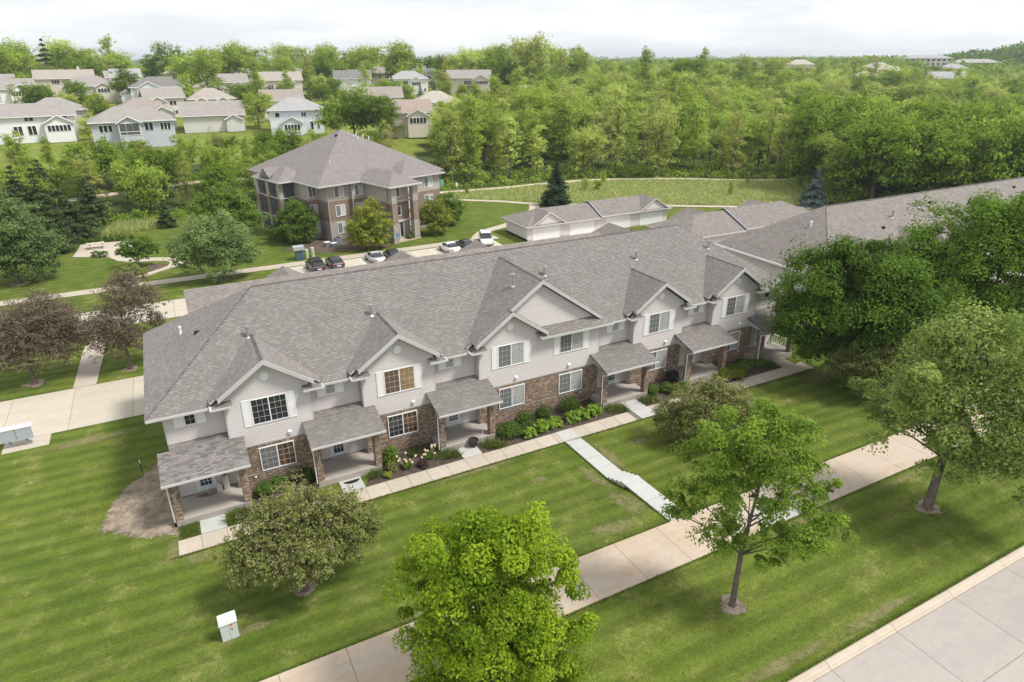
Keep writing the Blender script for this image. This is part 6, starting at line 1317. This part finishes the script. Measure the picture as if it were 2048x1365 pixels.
# undergrowth along the wood edges
pts = []
edge = FLOOR_R[:12]
for (a, b_) in zip(edge, edge[1:]):
    L_ = math.hypot(b_[0]-a[0], b_[1]-a[1])
    for i in range(int(L_*3.4)):
        t = frg.random(); nx, ny = -(b_[1]-a[1])/L_, (b_[0]-a[0])/L_; o = frg.uniform(-.5, 7); hh = frg.random(); pts.append((a[0]+(b_[0]-a[0])*t+nx*o, a[1]+(b_[1]-a[1])*t+ny*o, .1+max(0, o-1)*.55*hh, frg.uniform(.6, 1.5)))
stuff_clumps('undergrowth', pts, 'l_wood', 8, 60, .38, 1.2, .9)
pts = []
LE = [(-40, 86), (-26, 84.5), (-12, 91), (-4, 89.5), (4, 88), (14, 92.5), (24, 95), (38, 97), (50, 93)]
for (a, b_) in zip(LE, LE[1:]):
    for i in range(44):
        t = frg.random(); pts.append((a[0]+(b_[0]-a[0])*t+frg.uniform(-2, 2), a[1]+(b_[1]-a[1])*t+frg.uniform(-.5, 7), .1, frg.uniform(.5, 1.35)))
stuff_clumps('undergrowth', pts, 'l_woodd', 9, 60, .38, 1.2, .9)
def blades(name, n, place, h, lm, seed, w=.05, spread=.25):
    rng = np.random.RandomState(seed); P = np.array([place() for _ in range(n)]); hh = h*rng.uniform(.5, 1.3, n); an = rng.rand(n)*6.283; dx = np.stack([np.cos(an), np.sin(an), 0*an], 1)
    tip = P+rng.normal(0, spread, (n, 3))*np.array([1, 1, 0])*hh[:, None]+np.array([0, 0, 1])*hh[:, None]; W_ = (w*rng.uniform(.6, 1.4, n))[:, None]
    V = np.stack([P-dx*W_, P+dx*W_, tip+dx*W_*.35, tip-dx*W_*.35], 1).reshape(-1, 3)
    return obj(name, npmesh(name, V, np.arange(4*n).reshape(-1, 4), np.clip(rng.rand(n), 0, 1), M[lm]), kind='stuff')
def in_meadow():
    while True:
        x = frg.uniform(48, 128); y = frg.uniform(45, 90)
        if inpoly(x, y, MEADOW): return (x, y, 0)
blades('meadow_grass', 30000, in_meadow, .42, 'l_meadow', 3, .09, .7)
pts = [(*in_meadow()[:2], .05, frg.uniform(.25, .7)) for _ in range(420)]; stuff_clumps('meadow_scrub', pts, 'l_olive', 11, 40, .28, .9, .9)
def in_rough():
    while True:
        x = frg.uniform(-14, 8); y = frg.uniform(80, 91)
        if inpoly(x, y, [(-14, 81.5), (-3, 84.5), (6, 86), (6, 91), (-12, 91)]): return (x, y, 0)
blades('rough_grass', 5000, in_rough, .8, 'l_meadow', 4, .07, .3)
for i in range(9): x, y, z = in_meadow(); plant_tree(frg.choice((0, 12, 3)), x, y, frg.uniform(.16, .26), i, 'young sapling growing in the meadow', 'saplings in the meadow', name='sapling')
# ------------------------------------------------------------------ planting along the facade
def bush(label, x, y, r, h, lm, seed, n=2600, size=.08, cat='shrub', name='shrub', group=None, z=0., **kw):
    t = thing(name, label, cat, (x, y, z+gz(x, y)), 0, group); rg_ = random.Random(seed)
    lb = [(0, 0, h*.5, r*.92)]+[(rg_.uniform(-.35, .35)*r, rg_.uniform(-.35, .35)*r, h*rg_.uniform(.35, .65), r*.6) for _ in range(3)]
    kw.setdefault('tuft', .13); kw.setdefault('per', 14); kw.setdefault('shell', .85); kw.setdefault('rough', .05)
    obj('foliage', crown_mesh('foliage', lb, n, size, M[lm], seed, flat=h/(2*r)*1.05, **kw), t); b = MB()
    for k in range(5): b.cyl((0, 0, -.02), (rg_.uniform(-.5, .5)*r, rg_.uniform(-.5, .5)*r, h*.6), .02, .008, 5)
    b.build('stem', 'barkd', t); return t
GB = 'clipped boxwoods under the double bay'
for lab, x, y, r_ in (('clipped round boxwood nearest the third porch', 18.1, -1.25, .83), ('clipped round boxwood in the middle under the double bay', 20.05, -.95, .75), ('largest clipped round boxwood nearest the fourth porch', 22.3, -1.05, .95)): bush(lab, x, y, r_, r_*1.45, 'l_box', int(x*10), 9000, .075, 'boxwood', 'boxwood', GB, tuft=.07, shell=.93)
GH = 'lime green hostas along the sidewalk'
for lab, x, y, r_ in (('lime hosta clump nearest the third porch', 17.6, -2.85, .55), ('large lime hosta before the smallest boxwood', 19.0, -2.4, .75), ('lime hosta just left of the white walk end', 20.15, -2.5, .65), ('lime hosta before the largest boxwood', 21.8, -2.35, .7), ('lime hosta right of the white walk end', 22.75, -2.2, .65), ('lime hosta nearest the fourth porch downspout', 24.1, -2.2, .7)): bush(lab, x, y, r_, .75, 'l_hosta', int(x*10)+1, 900, .24, 'hosta', 'hosta_plant', GH, tuft=.2, asp=.7, droop=.8, shell=.7)
bush('spreading dark green ground shrub right of the third porch', 16.4, -1.9, 1.0, .9, 'l_box', 5, 7000, .09); bush('low dark green shrub filling the bed corner by the third porch', 17.3, -2.0, .8, .75, 'l_box', 7, 5000, .09)
bush('tall green shrub against the second porch column', 7.15, -1.55, .62, 1.5, 'l_mid', 8, 5200, .11, light=.1); bush('low olive shrub in front of the second porch column', 7.0, -2.3, .4, .8, 'l_crab', 9, 1800, .09)
bush('small yellow-green bush near the second porch slab', 6.55, -2.85, .3, .45, 'l_yel', 10, 900, .08)
bush('wine-coloured low plant by the sidewalk between hydrangeas', 9.15, -2.75, .42, .5, 'l_wine', 12, 1500, .1)
for lab, x, y in (('green shrub beside the first porch column', -1.2, -.9), ('green shrub before the first bay wall left of centre', -.2, -.7), ('green shrub before the first bay wall right of centre', 1.45, -.6)): bush(lab, x, y, .6, .95, 'l_box', int(x*10)+90, 4200, .09, light=.2, group='green shrubs under the first bay')
for lab, x, y in (('dried hydrangea nearest the second porch', 8.1, -2.35), ('dried hydrangea nearest the third porch', 9.9, -1.95)):
    t = bush(lab, x, y, .38, .5, 'l_mid', int(x*10)+3, 1300, .11, 'hydrangea', 'hydrangea', 'dried hydrangeas in the second bed'); rg_ = random.Random(int(x*7)); b = MB()
    for k in range(13):
        px, py, pz = rg_.uniform(-.75, .75), rg_.uniform(-.45, .6), rg_.uniform(.45, 1.0); b.tube([(px*.2, py*.2, .1), (px*.7, py*.7, pz*.7), (px, py, pz)], [.012, .01, .008], 4)
    b.build('stalk', pm('dry stalk', (.36, .28, .19)), t)
    rg_ = random.Random(int(x*7)); b = MB()
    for k in range(13):
        px, py, pz = rg_.uniform(-.75, .75), rg_.uniform(-.45, .6), rg_.uniform(.45, 1.0); rr = .09
        f = MB(); f.lathe([(.01, -rr), (rr*.8, -rr*.5), (rr, 0), (rr*.75, rr*.6), (.01, rr)], 8, (px, py, pz)); f.build('flower_head', pm('dried flower', (.55, .45, .31), .95, .2, 9), t)
for lab, x, y, r_ in (('green shrub left in the fourth bed', 30.2, -1.7, .6), ('green shrub beside the black grill', 31.6, -1.9, .7), ('pale green shrub at the front of the fourth bed', 31.8, -2.7, .55), ('dark shrub by the fifth porch', 33.0, -2.4, .6)): bush(lab, x, y, r_, .8, 'l_mid', int(x*10), 2800, .11, group='shrubs in the fourth bed')
for i, x in enumerate((38.2, 39.3, 40.4, 41.5, 42.5)): bush(f'green perennial clump in the fifth bed, number {i+1} counted from the fifth porch' if False else ['green perennial clump nearest the fifth porch', 'second green perennial clump from the fifth porch', 'middle green perennial clump of the fifth bed', 'green perennial clump before the sixth porch', 'green perennial clump beside the sixth porch slab'][i], x, -2.0+(i % 2)*.5, .7, .7, 'l_mid', 300+i, 3000, .12, group='perennial clumps in the fifth bed', light=.1)
bush('yellow-green azalea at the corner of the fifth porch', 37.6, -2.6, .8, 1.1, 'l_yel', 320, 4000, .11, light=-.1); bush('taller yellow-green azalea by the fifth bed', 38.7, -3.0, .75, .9, 'l_yel', 321, 3600, .11, light=-.2)
for i, (x, y) in enumerate([(-16.2, 78.8), (-15.2, 78.6), (-14.2, 78.5), (-13.2, 78.4), (-12.3, 78.4), (-11.4, 78.2), (-10.5, 78.0), (-9.6, 77.8)]): bush('round dark shrub in the row behind the picnic table', x, y, .5, .9, 'l_box', 400+i, 900, .16, group='round shrubs behind the patio')
for lab, x, y, r_ in (('larger round shrub at the near patio edge', -14.2, 69.4, .6), ('round shrub right at the near patio edge', -12.9, 68.6, .5), ('low shrub between the two at the patio edge', -13.5, 68.7, .4)): bush(lab, x, y, r_, .9, 'l_mid', int(-x*10), 1000, .15, group='shrubs at the near patio edge')
for lab, x, y, r_ in (('rounded hedge shrub at the apartment left corner', 10.2, 67.5, 1.4), ('rounded hedge shrub beside the apartment dark tree', 11.4, 65.2, 1.2), ('dark shrub under the yellow-green tree', 21.5, 58.5, 1.1), ('dark shrub left of the apartment entrance', 24.6, 56.8, 1.0), ('low shrub right of the apartment entrance', 29.3, 57.2, .6)): bush(lab, x, y, r_, r_*1.5, 'l_mid', int(x*10), 2600, .2, group='shrubs round the apartment building')
for lab, x, y in (('bright bush at the edge of the left wood', -8.5, 91), ('bright bush behind the small pine', -2.2, 87.5)): bush(lab, x, y, 1.4, 2.2, 'l_hosta', int(-x*10), 1500, .25, group='bright bushes by the left wood', tuft=.3)
# ornamental grass and daylily tufts in the beds, rough grass at the porch slabs
TU = [(5.75, -2.2, .45), (11.0, -2.25, .5), (11.6, -2.5, .45), (14.4, -2.5, .5), (15.0, -2.9, .4), (25.6, -2.4, .6), (26.2, -2.8, .5), (28.9, -2.5, .5), (29.4, -2.9, .45), (-2.9, -2.4, .5), (-3.3, -2.8, .4), (9.1, -1.0, .35), (43.3, -2.5, .4)]
def in_tuft():
    x, y, r_ = frg.choice(TU); a = frg.uniform(0, 6.28); q = r_*math.sqrt(frg.random()); return (x+q*math.cos(a), y+q*math.sin(a), .0)
blades('daylily_leaves', 3000, in_tuft, .36, 'l_grass', 5, .022, .9)
def in_strip():
    while True:
        x, y = frg.choice(((frg.uniform(-6.4, -5.35), frg.uniform(-3.2, -1.9)), (frg.uniform(-3.7, -1.95), frg.uniform(-3.2, -1.9)))); return (x, y, 0)
blades('unmown_grass', 1500, in_strip, .15, 'l_grass', 6, .018, .4)
def in_edge():
    r_ = frg.random()
    if r_ < .3: x = frg.uniform(-7, 46); y = -4.72-abs(frg.gauss(0, .06))
    elif r_ < .5: x = frg.uniform(-14, 44); y = -16.45+abs(frg.gauss(0, .07))
    elif r_ < .7: x = frg.uniform(-14, 46); y = -19.68-abs(frg.gauss(0, .07))
    elif r_ < .85: x = frg.uniform(8, 44); y = -27.33+abs(frg.gauss(0, .08))
    else: x = frg.choice((19.57, 21.0))+frg.gauss(0, .03); y = frg.uniform(-16.4, -4.8)
    return (x, y, gz(x, y))
blades('lawn_edge_grass', 26000, in_edge, .09, 'l_grass', 7, .014, .5)
def in_lawn():
    while True:
        x = frg.uniform(-13, 44); y = frg.uniform(-27, 9)
        if (y < -19.75 or (-16.4 < y < -4.75 and not 19.5 < x < 21.05) or (y > -4.7 and x < -6.9)) and dist(x, y) < 52: return (x, y, gz(x, y))
blades('lawn_grass', 70000, in_lawn, .05, 'l_lawn', 8, .016, .8)
# ------------------------------------------------------------------ air
hz = bpy.data.materials.new('haze'); hz.use_nodes = True; N_ = hz.node_tree.nodes; N_.remove(N_['Principled BSDF']); pv = N_.new('ShaderNodeVolumePrincipled'); pv.inputs['Color'].default_value = (.86, .92, 1, 1); pv.inputs['Density'].default_value = .00017; pv.inputs['Anisotropy'].default_value = .2
hz.node_tree.links.new(pv.outputs[0], N_['Material Output'].inputs['Volume'])
b = MB().box(-7200, 7200, -7200, 7200, -1.5, 62); hb = b.build('haze', hz, kind='stuff')
